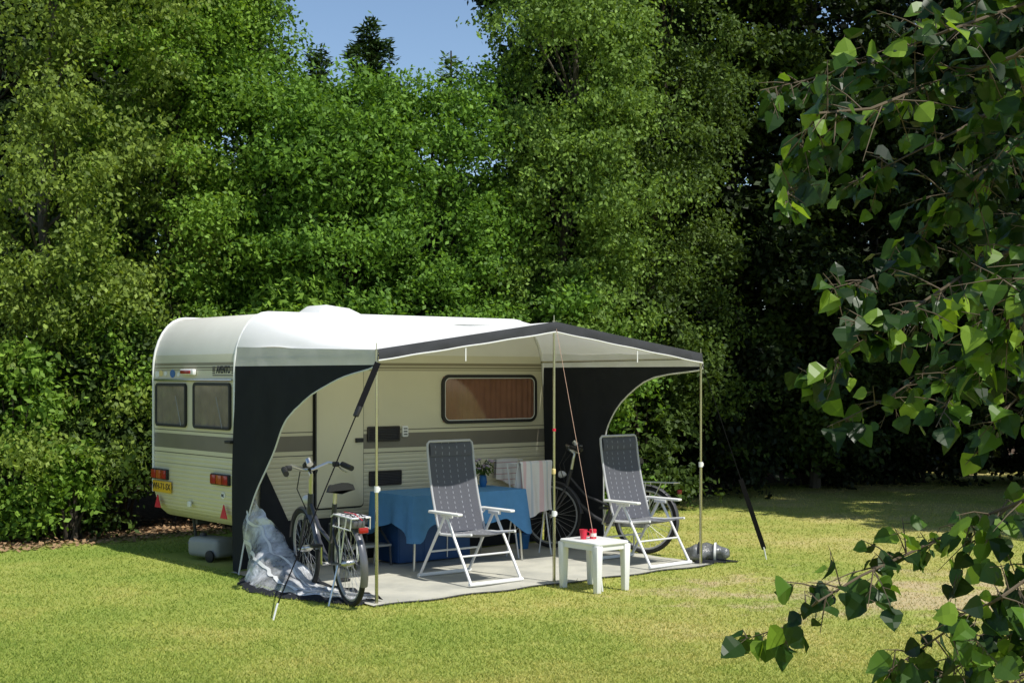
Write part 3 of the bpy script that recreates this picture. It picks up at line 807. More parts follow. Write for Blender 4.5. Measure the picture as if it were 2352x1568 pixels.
# rolled clear window bundle lying outside the right corner pole
r = random.Random(6); P = []
A0, A1 = Vector((3.98, -2.12, 0)), Vector((4.27, -2.47, 0)); ax = (A1 - A0).normalized(); sdv = Vector((-ax.y, ax.x, 0))
ph = [r.uniform(0, 6) for _ in range(6)]
for i in range(41):
    u = i / 40; rad = .095 * (math.sin(PI * (.04 + .92 * u)) ** .5)
    row = []
    for k in range(25):
        th = 2 * PI * k / 24
        q = rad * (1 + .13 * tri(th * 3 + u * 9 + ph[0]) * math.sin(th * .5) + .08 * tri(u * 26 + th + ph[1]))
        c = A0.lerp(A1, u) + sdv * (.03 * math.sin(u * 8 + ph[2]))
        row.append(c + sdv * (q * math.cos(th) * 1.25) + Vector((0, 0, max(.006, .085 + q * math.sin(th)))))
    row[-1] = row[0]; P.append([tuple(v) for v in row])
m = MB(); m.grid(P, T); ro = m.build('rolled_window', M['vinylroll'], pR, ang=40)
for u0, u1 in ((.30, .36), (.66, .71)):
    Q = []
    for i in range(5):
        u = u0 + (u1 - u0) * i / 4
        c = A0.lerp(A1, u)
        Q.append([tuple(c + sdv * (.125 * math.cos(2 * PI * k / 24)) + Vector((0, 0, max(.008, .088 + .105 * math.sin(2 * PI * k / 24))))) for k in range(25)])
    m = MB(); m.grid(Q, T); m.build('tie_band', M['piping'] if u0 > .5 else M['charcoal'], ro, ang=60)
Q = [[(3.86 + .42 * i / 20 + .05, -2.5 + .5 * (1 - i / 20) * .2 - .06 + .02 * math.sin(i), .012), (3.80 + .40 * i / 20, -2.35 + .03 * math.sin(i * 1.3), .03)] for i in range(21)]
m = MB(); m.grid(Q, T); m.build('hem', M['charcoal'], pR, ang=60)
for x, zt, zc in ((0.0, 2.14, .95), (AW / 2, 2.42, .63), (AW, 2.14, 1.0)):
    m = MB(); m.tube([(x, 0.02, 0), (x, .02, zc)], .0145, 10); m.tube([(x, .02, zc), (x, .02, zt - .03)], .0115, 10); m.tube([(x, .02, zt - .03), (x, .02, zt + .02)], .004, 6)
    po = m.build('pole', M['pole'], awn)
    c = MB(); c.tube([(x, .02, zc - .02), (x, .02, zc + .03)], .021, 10); c.box((x + .02, .02, zc + .005), (.02, .02, .03)); c.build('clamp', M['white'], po)
    if zc < .7:
        m = MB(); m.tube([(x, .02, 1.41), (x, .02, 1.385)], .016, 8); m.build('red_ring', M['redplastic'], po)
        m = MB(); m.box((x - .012, .012, 1.02), (.03, .03, .05)); m.build('clip', M['yellow'], po, bevel=.006)
for x, z0, z1 in ((.02, 2.06, 2.06), (AW / 2, 2.42, 2.33), (AW - .02, 2.04, 2.06)):
    m = MB(); m.tube([(x, .03, z1), (x, AD - .02, z0)], .011, 8); m.build('rafter', M['pole'], awn)
for x in (.9, 2.95):
    m = MB(); m.box((x, -.004, zB(x) - .155), (.012, .004, .12)); m.build('tie_tape', M['piping'], awn)
m = MB(); m.tube([(0, .03, 2.085), (AW / 2, .03, 2.345), (AW, .03, 2.085)], .010, 8); m.build('front_bar', M['pole'], awn)

def guy(name, label, a, bpt, mode, mt):
    base = Vector((bpt.x, bpt.y, 0)); t = empty(name, base, 0, label, 'guy line')
    a2 = a - base; d = a2.normalized(); sd = d.cross(Vector((0, 1, 0))).normalized()
    L = a2.length; end = d * .12
    def band(s0, s1, wid, nm):
        m = MB(); p0, p1 = d * (L * s0), d * (L * s1); th = d.cross(sd) * .002; w = sd * wid / 2
        m.add([p0 + w + th, p0 - w + th, p1 - w + th, p1 + w + th, p0 + w - th, p0 - w - th, p1 - w - th, p1 + w - th],
              [(0, 1, 2, 3), (7, 6, 5, 4), (0, 3, 7, 4), (1, 5, 6, 2), (0, 4, 5, 1), (3, 2, 6, 7)])
        return m.build(nm, mt, t, smooth=False)
    if mode == 'left':
        m = MB(); m.tube([end, d * L * .8], .006, 6); m.build('cord', mt, t)
        band(.8, 1, .05, 'strap')
        c = MB(); c.box(d * (L * .80), (.05, .03, .09), rot=d.to_track_quat('Z', 'Y').to_matrix()); c.build('buckle', M['black'], t, bevel=.006)
    elif mode == 'right':
        band(.055, .42, .048, 'strap')
        m = MB(); m.tube([d * L * .42, a2], .004, 6); m.build('cord', mt, t)
    else:
        m = MB(); m.tube([end, a2], .0022, 6); m.build('cord', mt, t)
    p = MB(); p.tube([Vector((0, 0, -.1)) - Vector((d.x, d.y, 0)) * .02, end, end + Vector((d.x, d.y, 0)) * .02 + Vector((0, 0, .02))], .008, 8); p.build('peg', M['alu_white'], t)
    return t
guy('guy_line', 'black strap from the left awning corner pegged beside the slumped clear sheet', LW(0, -AD, 2.0), gnd(622, 1424), 'left', M['strap'])
guy('guy_line', 'broad black strap pegged in the lawn to the right of the awning', LW(AW, -AD, 2.0), gnd(1763, 1284), 'right', M['strap'])
guy('guy_line', 'thin orange cord from the awning peak pegged by the white side table', LW(AW / 2, -AD, 2.36), gnd(1386, 1358), 'cord', M['cord'])

# ------------------------------------------------------------------ groundsheet
P = []
for j in range(25):
    row = []
    for i in range(37):
        x = -.08 + 4.02 * i / 36; y = -2.56 + 2.5 * j / 24
        e = .03 * math.sin(i * .9) if j == 0 else 0
        z = .014 + .006 * math.sin(i * .8 + j * .5) * math.sin(j * .7)
        row.append((x, y + e, z))
    P.append(row)
mt_ = empty('groundsheet', LW(0, 0), ANG, 'pale grey woven groundsheet spread under the awning', 'groundsheet')
m = MB(); m.grid(P); m.build('sheet', mat_mat(), mt_, ang=80)
m = MB(); m.tube([(p[0], p[1] - .004, p[2]) for p in P[0]], .006, 6); m.build('hem', M['darkgrey'], mt_)

# ------------------------------------------------------------------ chairs
def make_chair(loc, rz, label):
    t = empty('camping_chair', loc, rz, label, 'chair', 'folding chairs under the awning')
    hw = .285
    for s in (-1, 1):
        m = MB(); m.tube([(s * hw, -.40, .018), (s * (hw - .005), -.02, .60)], .0135, 10); m.build('leg', M['alu_white'], t)
        m = MB(); m.tube([(s * hw, .39, .018), (s * (hw - .005), .0, .60)], .0135, 10); m.build('leg', M['alu_white'], t)
        m = MB(); m.box((s * .30, -.03, .625), (.058, .47, .026)); a = m.build('armrest', M['white'], t, bevel=.011, seg=3)
        m = MB(); m.box((s * (hw - .01), -.02, .598), (.03, .16, .03)); m.build('arm_bracket', M['alu_white'], a, bevel=.004)
        m = MB(); m.tube([(s * .25, -.36, .455), (s * .25, -.1, .425), (s * .25, .12, .42)], .012, 8); m.build('seat_rail', M['alu_white'], t)
    for y, z in ((-.40, .018), (.39, .018)):
        m = MB(); m.tube([(-hw - .02, y, z), (hw + .02, y, z)], .018, 10); m.build('foot_bar', M['white'], t)
    for y in (-.245, .24):
        m = MB(); m.tube([(-hw, y, .25), (hw, y, .25)], .009, 8); m.build('stretcher', M['alu_white'], t)
    P = []
    for j in range(13):
        f = j / 12; y = -.36 + .50 * f
        P.append([(-.245 + .49 * i / 10, y, .46 - .035 * math.sin(PI * f) - .02 * f - .02 * math.sin(PI * i / 10)) for i in range(11)])
    m = MB(); m.grid(P); m.build('seat', M['chairseat'], t, ang=80)
    def back(f): return (.11 + .20 * f + .03 * math.sin(PI * f), .43 + .82 * f)
    P = []
    for j in range(25):
        f = j / 24; y, z = back(f); w = .25 - (.0 if f < .96 else .02 * ((f - .96) / .04) ** 2)
        P.append([(-w + 2 * w * i / 10, y + .03 * math.sin(PI * i / 10), z) for i in range(11)])
    m = MB(); m.grid(P); bo = m.build('backrest', M['chairfab'], t, ang=80)
    pts = [(-.262, *back(k / 12)) for k in range(12)] + [(-.258, *back(.985)), (-.235, *back(1.012)), (.235, *back(1.012)), (.258, *back(.985))] + [(.262, *back((11 - k) / 12)) for k in range(12)]
    m = MB(); m.tube(pts, .0115, 8); m.build('back_frame', M['framegrey'], t)
    m = MB(); P = []
    for j in range(11):
        f = .84 + .165 * j / 10; y, z = back(f); th = .012 * math.sin(PI * (j + .5) / 11)
        w = .238
        P.append([(-w + 2 * w * i / 10, y - .004 - th + .03 * math.sin(PI * i / 10), z) for i in range(11)])
    m.grid(P); m.build('head_pad', M['chairfab'], bo, ang=80)
    for s in (-1, 1):
        m = MB(); m.tube([(s * .262, *back(.18)), (s * .285, .14, .61)], .009, 8); m.build('recline_bracket', M['alu_white'], t)
    return t
c1 = make_chair(LW(1.42, -1.86, .018), ANG, 'grey high back folding chair in front of the blue table')
c2 = copy_tree(c1); c2.location = LW(3.44, -2.03, .018); c2.rotation_euler.z = ANG + R(3)
c2['label'] = 'grey high back folding chair by the right awning pole'

# ------------------------------------------------------------------ white side table
t = empty('side_table', (.728, 12.36, 0), ANG, 'small white plastic side table on the grass at the mat edge', 'table')
m = MB(); m.prism(rrect(.40, .52, .05, 5), .415, .44); m.build('table_top', M['white'], t, bevel=.008)
m = MB(); m.ring(rrect(.37, .49, .04, 5), rrect(.33, .45, .03, 5), .37, .416); m.build('apron', M['white'], t)
for sx in (-1, 1):
    for sy in (-1, 1):
        m = MB(); x, y = sx * .165, sy * .225
        a = [(x - .026, y - .026, 0), (x + .026, y - .026, 0), (x + .026, y + .026, 0), (x - .026, y + .026, 0)]
        bb = [(x - .036, y - .036, .415), (x + .036, y - .036, .415), (x + .036, y + .036, .415), (x - .036, y + .036, .415)]
        m.add(a + bb, [(3, 2, 1, 0), (4, 5, 6, 7), (0, 1, 5, 4), (1, 2, 6, 5), (2, 3, 7, 6), (3, 0, 4, 7)]); m.build('leg', M['white'], t, bevel=.008)
t = empty('cup', (.635, 12.38, .44), 0, 'red plastic cup on the white side table', 'cup')
m = MB(); m.lathe([(.026, 0), (.036, .085), (.038, .087), (.034, .086), (.024, .006)], 20); m.build('cup_wall', M['redplastic'], t)
m = MB(); m.tube([(.034, 0, .07), (.058, 0, .06), (.055, 0, .03), (.03, 0, .022)], .005, 6); m.build('handle', M['redplastic'], t)
t = empty('tin', (.722, 12.42, .44), 0, 'small red tin with a pale label beside the red cup', 'tin')
m = MB(); m.lathe([(.03, 0), (.031, .07)], 20); m.build('tin_wall', M['redplastic'], t)
m = MB(); m.lathe([(.0315, .02), (.0315, .05)], 20); m.build('band', M['label'], t)
m = MB(); m.lathe([(.032, .07), (.032, .082), (.028, .085)], 20); m.build('lid', M['redplastic'], t)

# ------------------------------------------------------------------ blue table and things around it
tx0, tx1, ty0, ty1 = 1.28, 2.66, -1.15, -.42
t = empty('folding_table', LW((tx0 + tx1) / 2, (ty0 + ty1) / 2, .016), ANG, 'folding table hidden under a blue cloth', 'table')
hx, hy = (tx1 - tx0) / 2, (ty1 - ty0) / 2
m = MB(); m.box((0, 0, .70), (2 * hx, 2 * hy, .03)); m.build('table_top', M['tank'], t, bevel=.005)
for sx in (-1, 1):
    for sy in (-1, 1):
        m = MB(); m.tube([(sx * (hx - .06), sy * (hy - .05), .69), (sx * (hx - .02), sy * (hy - .02), 0)], .012, 8); m.build('leg', M['steel'], t)
per = []
L_ = [(-hx, -hy), (hx, -hy), (hx, hy), (-hx, hy)]
for k in range(4):
    (ax_, ay), (bx_, by_) = L_[k], L_[(k + 1) % 4]
    nn = 44 if k % 2 == 0 else 22
    for i in range(nn):
        f = i / nn; per.append((ax_ + (bx_ - ax_) * f, ay + (by_ - ay) * f, min(f, 1 - f) * math.hypot(bx_ - ax_, by_ - ay), k))
P = []
for lev in range(9):
    f = lev / 8; row = []
    for i, (x, y, dc, k) in enumerate(per):
        cor = math.exp(-(dc / .12) ** 2)
        drop = (.30 + .15 * cor + .02 * math.sin(i * .5)) * f
        nx_, ny_ = ((0, -1), (1, 0), (0, 1), (-1, 0))[k]
        if dc < 1e-6: nx_, ny_ = (math.copysign(.7, x), math.copysign(.7, y))
        w = (.012 + .06 * f * (.25 + .5 * cor) + .028 * f * math.sin(i * .62 + .5 * math.sin(i * .3)))
        row.append((x + nx_ * w, y + ny_ * w, .722 - drop))
    row.append(row[0]); P.append(row)
m = MB(); m.grid(P)
m.add([(x, y, z) for x, y, z in P[0][:-1]], [tuple(range(len(per)))])
cl_ = m.build('tablecloth', M['bluecloth'], None, ang=70)
cl_.location = LW((tx0 + tx1) / 2, (ty0 + ty1) / 2, .016); cl_.rotation_euler.z = ANG
tag(cl_, 'plain blue cloth draped over the folding table', 'tablecloth')

t = empty('storage_cupboard', LW(1.9, -.45, .016), ANG, 'dark blue fabric storage cupboard under the blue table', 'cupboard')
m = MB(); m.box((0, 0, .24), (.9, .38, .46)); m.build('cupboard_shell', M['bluedark'], t, bevel=.012)
for k in (-1, 0, 1):
    m = MB(); m.box((k * .3, -.194, .24), (.27, .006, .42)); m.build('door_flap', M['bluedark'], t, bevel=.003)
m = MB(); m.box((.15, -.199, .24), (.012, .004, .42)); m.build('zip', M['piping'], t)

t = empty('bucket', LW(3.22, -.42, .016), 0, 'small blue bucket on the mat below the towel', 'bucket')
m = MB(); m.lathe([(.065, 0), (.085, .15), (.092, .15), (.092, .16), (.08, .16), (.06, .01)], 24); m.build('bucket_wall', M['bluebucket'], t)
m = MB(); m.tube([(.09 * math.cos(a * PI / 10), .0, .15 + .08 * math.sin(a * PI / 10)) for a in range(11)], .004, 6); m.build('handle', M['steel'], t)

t = empty('flower_vase', LW(2.50, -.66, .738), 0, 'vase of small flowers standing on the blue table', 'vase')
m = MB(); m.lathe([(.03, 0), (.042, .05), (.036, .11), (.03, .12)], 20); m.build('vase', M['bluebucket'], t)
r = random.Random(4); m = MB(); fl = MB()
for k in range(16):
    th = r.uniform(0, 6.28); s = r.uniform(.03, .12); e = Vector((math.cos(th) * s, math.sin(th) * s, r.uniform(.17, .29)))
    m.tube([(0, 0, .1), e * .6 + Vector((0, 0, .06)), e], .003, 5)
    fl.lathe([(.004, -.012), (.022, .0), (.014, .012), (.003, .01)], 8, Matrix.Translation(e))
m.build('stems', LM['mid'], t)
fl.build('flowers', mat('flower_petal', (.35, .28, .36), .8, var=.6, scale=25), t)
Vv, rv = scatter([(0, 0, .19, .11, .11, .07)], 90, .06, .03, .2, .6, 5); poly_mesh('leaves', Vv, 4, rv, LM['shade'], t)

RK = LW(2.90, -.90, .016)
t = empty('drying_rack', RK, ANG, 'narrow white wire drying rack at the right end of the blue table', 'drying rack')
for y in (-.10, .10):
    m = MB(); m.tube([(-.20, y, .0), (-.20, -y * .9, .96), (.24, -y * .9, .96), (.24, y, .0)], .008, 8); m.build('rack_frame', M['alu_white'], t)
for k in range(4):
    m = MB(); y = -.08 + .053 * k; m.tube([(-.20, y, .965), (.24, y, .965)], .004, 6); m.build('wire', M['alu_white'], t)
def towel(name, label, base, ztop, x0, x1, yf, h1, h2, mt, seed):
    P = []
    for j in range(31):
        f = j / 30 * (h1 + h2 + .06)
        row = []
        for i in range(19):
            x = x0 + (x1 - x0) * i / 18 + .012 * math.sin(f * 6 + i * .2)
            wv = .018 * math.sin(i * .9 + seed) * min(1, abs(f - h1) * 3)
            if f < h1: p = (x, yf - .02 - wv - .02 * (1 - f / h1), ztop - (h1 - f) - .05 * math.sin(i / 18 * PI + seed) * (1 - f / h1))
            elif f < h1 + .06: p = (x, yf - .02 + (f - h1) * .7, ztop + .005)
            else: p = (x, yf + .022 + wv, ztop - (f - h1 - .06))
            row.append(p)
        P.append(row)
    m = MB(); m.grid(P); o = m.build(name, mt, None, ang=80); o.location = base; o.rotation_euler.z = ANG
    return tag(o, label, 'towel')
towel('towel', 'pale towel with faint pink and blue stripes hanging over the drying rack', RK, .985, -.19, .23, -.10, .56, .35, M['towel'], 2)
towel('tea_towel', 'small white tea towel with red lines hanging on the caravan side behind the vase', LW(3.28, -.06), .965, -.16, .16, 0, .26, .2, M['towel2'], 5)

t = empty('caravan_step', LW(1.16, -.38, .016), ANG, 'two tread folding step below the caravan door', 'step')
m = MB(); m.box((0, .10, .40), (.46, .2, .025)); m.build('tread', M['tank'], t, bevel=.006)
m = MB(); m.box((0, -.14, .20), (.46, .2, .025)); m.build('tread', M['tank'], t, bevel=.006)
for s in (-1, 1):
    m = MB(); m.tube([(s * .22, -.24, 0), (s * .22, -.22, .2), (s * .22, .0, .38), (s * .22, .2, .39), (s * .22, .2, 0)], .012, 8); m.tube([(s * .22, -.22, .19), (s * .22, .2, .19)], .01, 8); m.build('step_frame', M['darkgrey'], t)

t = empty('water_tank', LW(.25, .98, 0), ANG - R(75), 'light grey wheeled waste water tank beneath the back of the caravan', 'water tank')
m = MB(); m.box((0, 0, .135), (.46, .3, .20)); m.build('tank_shell', M['tank'], t, bevel=.055, seg=4)
for y in (-.08, .08):
    m = MB(); m.box((0, y, .22), (.36, .03, .03)); m.build('rib', M['tank'], t, bevel=.01)
m = MB(); m.lathe([(.035, 0), (.035, .03), (.03, .035)], 16, Matrix.Translation((-.14, 0, .232))); m.build('cap', M['darkgrey'], t)
for y in (-.17, .17):
    m = MB(); m.lathe([(.05, -.015), (.06, -.01), (.06, .01), (.05, .015)], 18, Matrix.Translation((.15, y, .06)) @ Matrix.Rotation(R(90), 4, 'X')); m.build('wheel', M['black'], t)
m = MB(); m.tube([(-.22, -.08, .15), (-.28, -.08, .16), (-.28, .08, .16), (-.22, .08, .15)], .01, 8); m.build('handle', M['darkgrey'], t)

# ------------------------------------------------------------------ bicycles
def bicycle(loc, rz, lean, label, fm, pale, light_rack, guard_m, k_=1.0):
    t = empty('bicycle', loc, rz, label, 'bicycle', None)
    t.rotation_euler = (lean, 0, rz)
    RW = .335
    def wheel(cx):
        m = MB(); m.tube([(cx + RW * math.cos(a * PI / 20), 0, .355 + RW * math.sin(a * PI / 20)) for a in range(40)], .020 * (1 + (k_ - 1) * .5), 8, True); wo = m.build('wheel', M['tyre'], t)
        m = MB(); m.tube([(cx + .306 * math.cos(a * PI / 20), 0, .355 + .306 * math.sin(a * PI / 20)) for a in range(40)], .013, 6, True); m.build('rim', M['chrome'], wo)
        m = MB()
        for a in range(28):
            th = a * 2 * PI / 28; s = .025 * (1 if a % 2 else -1); th2 = th + .5 * (1 if a % 4 < 2 else -1)
            m.tube([(cx + .03 * math.cos(th2), s, .355 + .03 * math.sin(th2)), (cx + .30 * math.cos(th), 0, .355 + .30 * math.sin(th))], .0016, 4)
        m.build('spokes', M['chrome'], wo)
        m = MB(); m.lathe([(.012, -.07), (.03, -.04), (.03, .04), (.012, .07)], 14, Matrix.Translation((cx, 0, .355)) @ Matrix.Rotation(R(90), 4, 'X')); m.build('hub', M['steel'], wo)
    wheel(0); wheel(1.10)
    bb = (.46, 0, .30); hd0 = (.93, 0, .66); hd1 = (.875, 0, .86); st = (.27, 0, .82)
    m = MB()
    m.tube([bb, st], .017 * k_, 10)
    m.tube([hd0, (.78, 0, .50), (.6, 0, .36), bb], .02 * k_, 10)
    m.tube([(.90, 0, .78), (.70, 0, .58), (.40, 0, .48)], .014 * k_, 10)
    m.tube([hd0, hd1], .021 * k_, 10)
    for s in (-1, 1):
        m.tube([bb, (.25, s * .05, .325), (0, s * .065, .355)], .009 * k_, 8)
        m.tube([(.31, 0, .70), (.2, s * .05, .58), (0, s * .065, .355)], .008 * k_, 8)
    m.build('frame', fm, t)
    m = MB()
    for s in (-1, 1): m.tube([(.93, s * .045, .64), (1.0, s * .052, .52), (1.10, s * .055, .355)], .012 * k_, 8)
    m.tube([(.93, -.05, .65), (.93, .05, .65)], .018 * k_, 8); m.build('fork', fm, t)
    m = MB(); m.tube([hd1, (.855, 0, .97), (.84, 0, 1.03), (.90, 0, 1.07)], .015 * k_, 8)
    m.tube([(.66, -.29, 1.08), (.76, -.27, 1.10), (.86, -.17, 1.12), (.90, -.04, 1.07), (.90, .04, 1.07), (.86, .17, 1.12), (.76, .27, 1.10), (.66, .29, 1.08)], .012 * k_, 8)
    hb = m.build('handlebar', M['steel'], t)
    for s in (-1, 1):
        m = MB(); m.tube([(.62, s * .296, 1.072), (.77, s * .267, 1.102)], .020 * k_, 10); m.build('grip', M['black'], hb)
        m = MB(); m.tube([(.80, s * .235, 1.09), (.72, s * .25, 1.05), (.66, s * .27, 1.035)], .007, 6); m.build('brake_lever', M['steel'], hb)
        if light_rack:
            m = MB(); m.box((.80, s * .215, 1.105), (.06, .05, .045)); m.build('shifter', M['black'], hb, bevel=.01)
    m = MB(); m.tube([(.80, .02, 1.12), (.84, .02, 1.16)], .03, 12); m.build('bell', M['steel'], hb)
    if light_rack:
        m = MB(); m.box((.88, 0, 1.115), (.07, .11, .035), rot=Matrix.Rotation(R(25), 3, 'Y')); m.build('display', M['black'], hb, bevel=.01)
    m = MB(); m.tube([(.9, .08, 1.06), (.98, .09, .9), (.94, .03, .72)], .005, 6); m.tube([(.9, -.08, 1.06), (1.0, -.06, .92), (.93, -.03, .7)], .005, 6); m.build('brake_cable', M['black'], hb)
    m = MB(); m.tube([st, (.235, 0, .93)], .015, 8); m.build('seat_post', M['steel'], t)
    m = MB(); P = []
    for j in range(11):
        f = j / 10; x = .08 + .28 * f; w = .115 * (1 - f) ** 1.0 * (1 if f > .08 else .8) + .025
        P.append([(x, w * math.cos(a * PI / 6), .945 + .038 * math.sin(a * PI / 6) * (1.2 - .4 * f) + .02 * (1 - f) ** 3 - (.02 if abs(math.cos(a * PI / 6)) > .95 else 0)) for a in range(7)])
    m.grid(P)
    m.add([P[0][k] for k in range(7)], [tuple(range(7))]); m.add([(p[0][0], 0, .915) for p in P] + [p[0] for p in P], [(i, i + 1, i + 12, i + 11) for i in range(10)]); m.add([(p[0][0], 0, .915) for p in P] + [p[6] for p in P], [(i + 1, i, i + 11, i + 12) for i in range(10)])
    m.build('saddle', M['black'], t, ang=70)
    for cx, a0, a1 in ((0, 20, 205), (1.10, 10, 175)):
        P = []
        for k in range(19):
            a = R(a0 + (a1 - a0) * k / 18)
            P.append([(cx + (.374 + dz) * math.cos(a), y, .355 + (.374 + dz) * math.sin(a)) for y, dz in ((-.032, -.014), (-.017, 0), (.017, 0), (.032, -.014))])
        m = MB(); m.grid(P); m.build('mudguard', pale, t, ang=60)
    m = MB()
    for s in (-1, 1):
        m.tube([(.24, s * .05, .72), (.10, s * .075, .755), (-.34, s * .075, .755), (-.36, s * .03, .755)], .007, 6)
        m.tube([(-.2, s * .075, .755), (0, s * .075, .36)], .006, 6); m.tube([(-.02, s * .075, .755), (0, s * .075, .36)], .006, 6)
        if light_rack: m.tube([(.10, s * .085, .66), (-.30, s * .085, .66), (-.33, s * .08, .755)], .006, 6)
    for x in (-.3, -.2, -.1, 0, .08): m.tube([(x, -.075, .755), (x, .075, .755)], .005, 6)
    ca = m.build('carrier', M['alu_white'] if light_rack else M['steel'], t)
    if light_rack:
        m = MB(); m.box((-.10, 0, .705), (.38, .11, .075)); m.build('battery', M['guard'], ca, bevel=.018)
        for y in (-.04, .0, .04):
            m = MB(); m.tube([(-.36, y, .74), (-.2, y, .775), (.05, y, .77)], .005, 6); m.build('elastic', M['redplastic'] if y == 0 else M['black'], ca)
    m = MB(); m.box((-.375, 0, .66), (.03, .08, .045)); m.build('rear_light', M['red'] if light_rack else M['darkred'], t, bevel=.008)
    m = MB(); m.lathe([(.01, -.05), (.035, -.02), (.04, .02), (.036, .03)], 14, Matrix.Translation((.985, 0, .80)) @ Matrix.Rotation(R(90), 4, 'Y')); m.build('headlight', M['alu_white'], t)
    m = MB(); m.prism(rrect(.56, .13, .06, 6, .24, .33), -.062, -.047, Matrix(((1, 0, 0, 0), (0, 0, 1, 0), (0, 1, 0, 0), (0, 0, 0, 1)))); m.build('chain_guard', guard_m, t, bevel=.005)
    m = MB(); m.tube([(.46, -.07, .30), (.46, .07, .30)], .015, 8)
    m.tube([(.46, -.075, .30), (.50, -.08, .14)], .01, 8); m.tube([(.46, .075, .30), (.42, .08, .46)], .01, 8); cr_ = m.build('crank', M['steel'], t)
    m = MB(); m.box((.50, -.13, .135), (.09, .09, .025)); m.build('pedal', M['black'], cr_, bevel=.005)
    m = MB(); m.box((.42, .13, .465), (.09, .09, .025)); m.build('pedal', M['black'], cr_, bevel=.005)
    m = MB(); m.tube([(.1, .06, .33), (.06, .17, .01)], .009, 8); m.build('kickstand', M['steel'], t)
    return t
pa = gnd(806, 1391)
bicycle(pa, math.atan2(.89, -.455), R(-3), 'dark grey bicycle with a pale carrier standing inside the left awning opening', M['bikegrey'], M['guard'], True, M['bikegrey'], 1.25)
pb = Vector((.50, 15.15, 0)); pa = Vector((1.40, 14.68, 0)); dv = pb - pa
bicycle(pa + Vector((0, 0, .016)), math.atan2(dv.y, dv.x), R(3), 'black bicycle parked behind the chair at the right end of the awning', M['bikeblack'], M['darkgrey'], False, M['tank'], 1.1)

# ------------------------------------------------------------------ foreground tree with overhanging branches
ft = empty('lime_tree', (3.6, 5.6, 0), 0, 'nearby tree whose large leaves hang into view from the right', 'tree')
FT = Vector((3.6, 5.6, 0))
br = [
 ([(2650, -260), (2350, 10), (2180, 70), (2000, 140), (1850, 185), (1745, 208)], 5.0, 1.1),
 ([(2650, -100), (2330, 130), (2150, 190), (2000, 250), (1880, 260), (1835, 330), (1815, 420), (1803, 470)], 4.7, 1.0),
 ([(2700, 200), (2352, 320), (2250, 400), (2150, 480), (2080, 600), (1990, 640), (1900, 665)], 5.0, 1.2),
 ([(2700, 420), (2352, 560), (2200, 640), (2080, 720), (1960, 800), (1850, 880)], 4.8, 1.4),
 ([(2700, 600), (2352, 720), (2180, 820), (2030, 920), (1900, 980)], 5.3, 1.3),
 ([(2700, 100), (2352, 210), (2200, 300), (2060, 370), (1960, 420)], 5.6, .9),
 ([(2700, 500), (2400, 640), (2280, 760), (2200, 880), (2150, 980)], 4.5, 1.2),
 ([(2700, 350), (2400, 470), (2300, 560), (2240, 680)], 5.4, 1.4),
 ([(2700, -20), (2420, 90), (2300, 200), (2230, 330)], 5.2, 1.5),
 ([(2700, 700), (2420, 830), (2320, 930), (2250, 1040)], 5.1, 1.2),
 ([(2700, 980), (2400, 1130), (2250, 1190), (2130, 1250), (1980, 1320), (1880, 1380), (1800, 1440), (1700, 1470)], 4.5, .8),
 ([(2700, 1200), (2400, 1300), (2300, 1370), (2200, 1430), (2100, 1500), (2040, 1540)], 4.3, .8),
 ([(2700, 1350), (2400, 1420), (2280, 1480), (2150, 1560), (2080, 1640)], 4.6, 1.4),
 ([(2700, 1500), (2420, 1520), (2300, 1580)], 4.4, 1.4),
 ([(2700, -300), (2450, -120), (2300, -20), (2200, 20), (2100, 30)], 5.2, 1.3),
]
T5 = [0, .10, .30, .60, .85, 1.0]; W5 = [0, .39, .52, .39, .15, 0]
leafP, leafA, leafN, leafS = [], [], [], []
wood_m = MB()
rl = random.Random(9)
def add_leaf(p, a, n, s): leafP.append(p); leafA.append(a); leafN.append(n); leafS.append(s)
def twig_leaves(pts, cnt, sz):
    for k in range(cnt):
        f = (k + rl.random() * .6) / cnt * (len(pts) - 1); i = min(int(f), len(pts) - 2); p = pts[i].lerp(pts[i + 1], f - i)
        dirn = (pts[i + 1] - pts[i]).normalized()
        sd = dirn.cross(Vector((0, 0, 1))).normalized() * (1 if k % 2 else -1)
        a = (dirn * rl.uniform(.1, .6) + sd * rl.uniform(.3, .9) + Vector((0, 0, -rl.uniform(.15, 1.0))) + Vector((rl.gauss(0, .25), rl.gauss(0, .25), rl.gauss(0, .2)))).normalized()
        n = (Vector((0, 0, 1)) * rl.uniform(.2, 1) + Vector((rl.gauss(.1, .6), rl.gauss(-.3, .55), rl.gauss(0, .3)))).normalized()
        pet = p + a * .025
        wood_m.tube([p, pet], .0012, 4)
        add_leaf(pet, a, n, sz * rl.uniform(.45, 1.25))
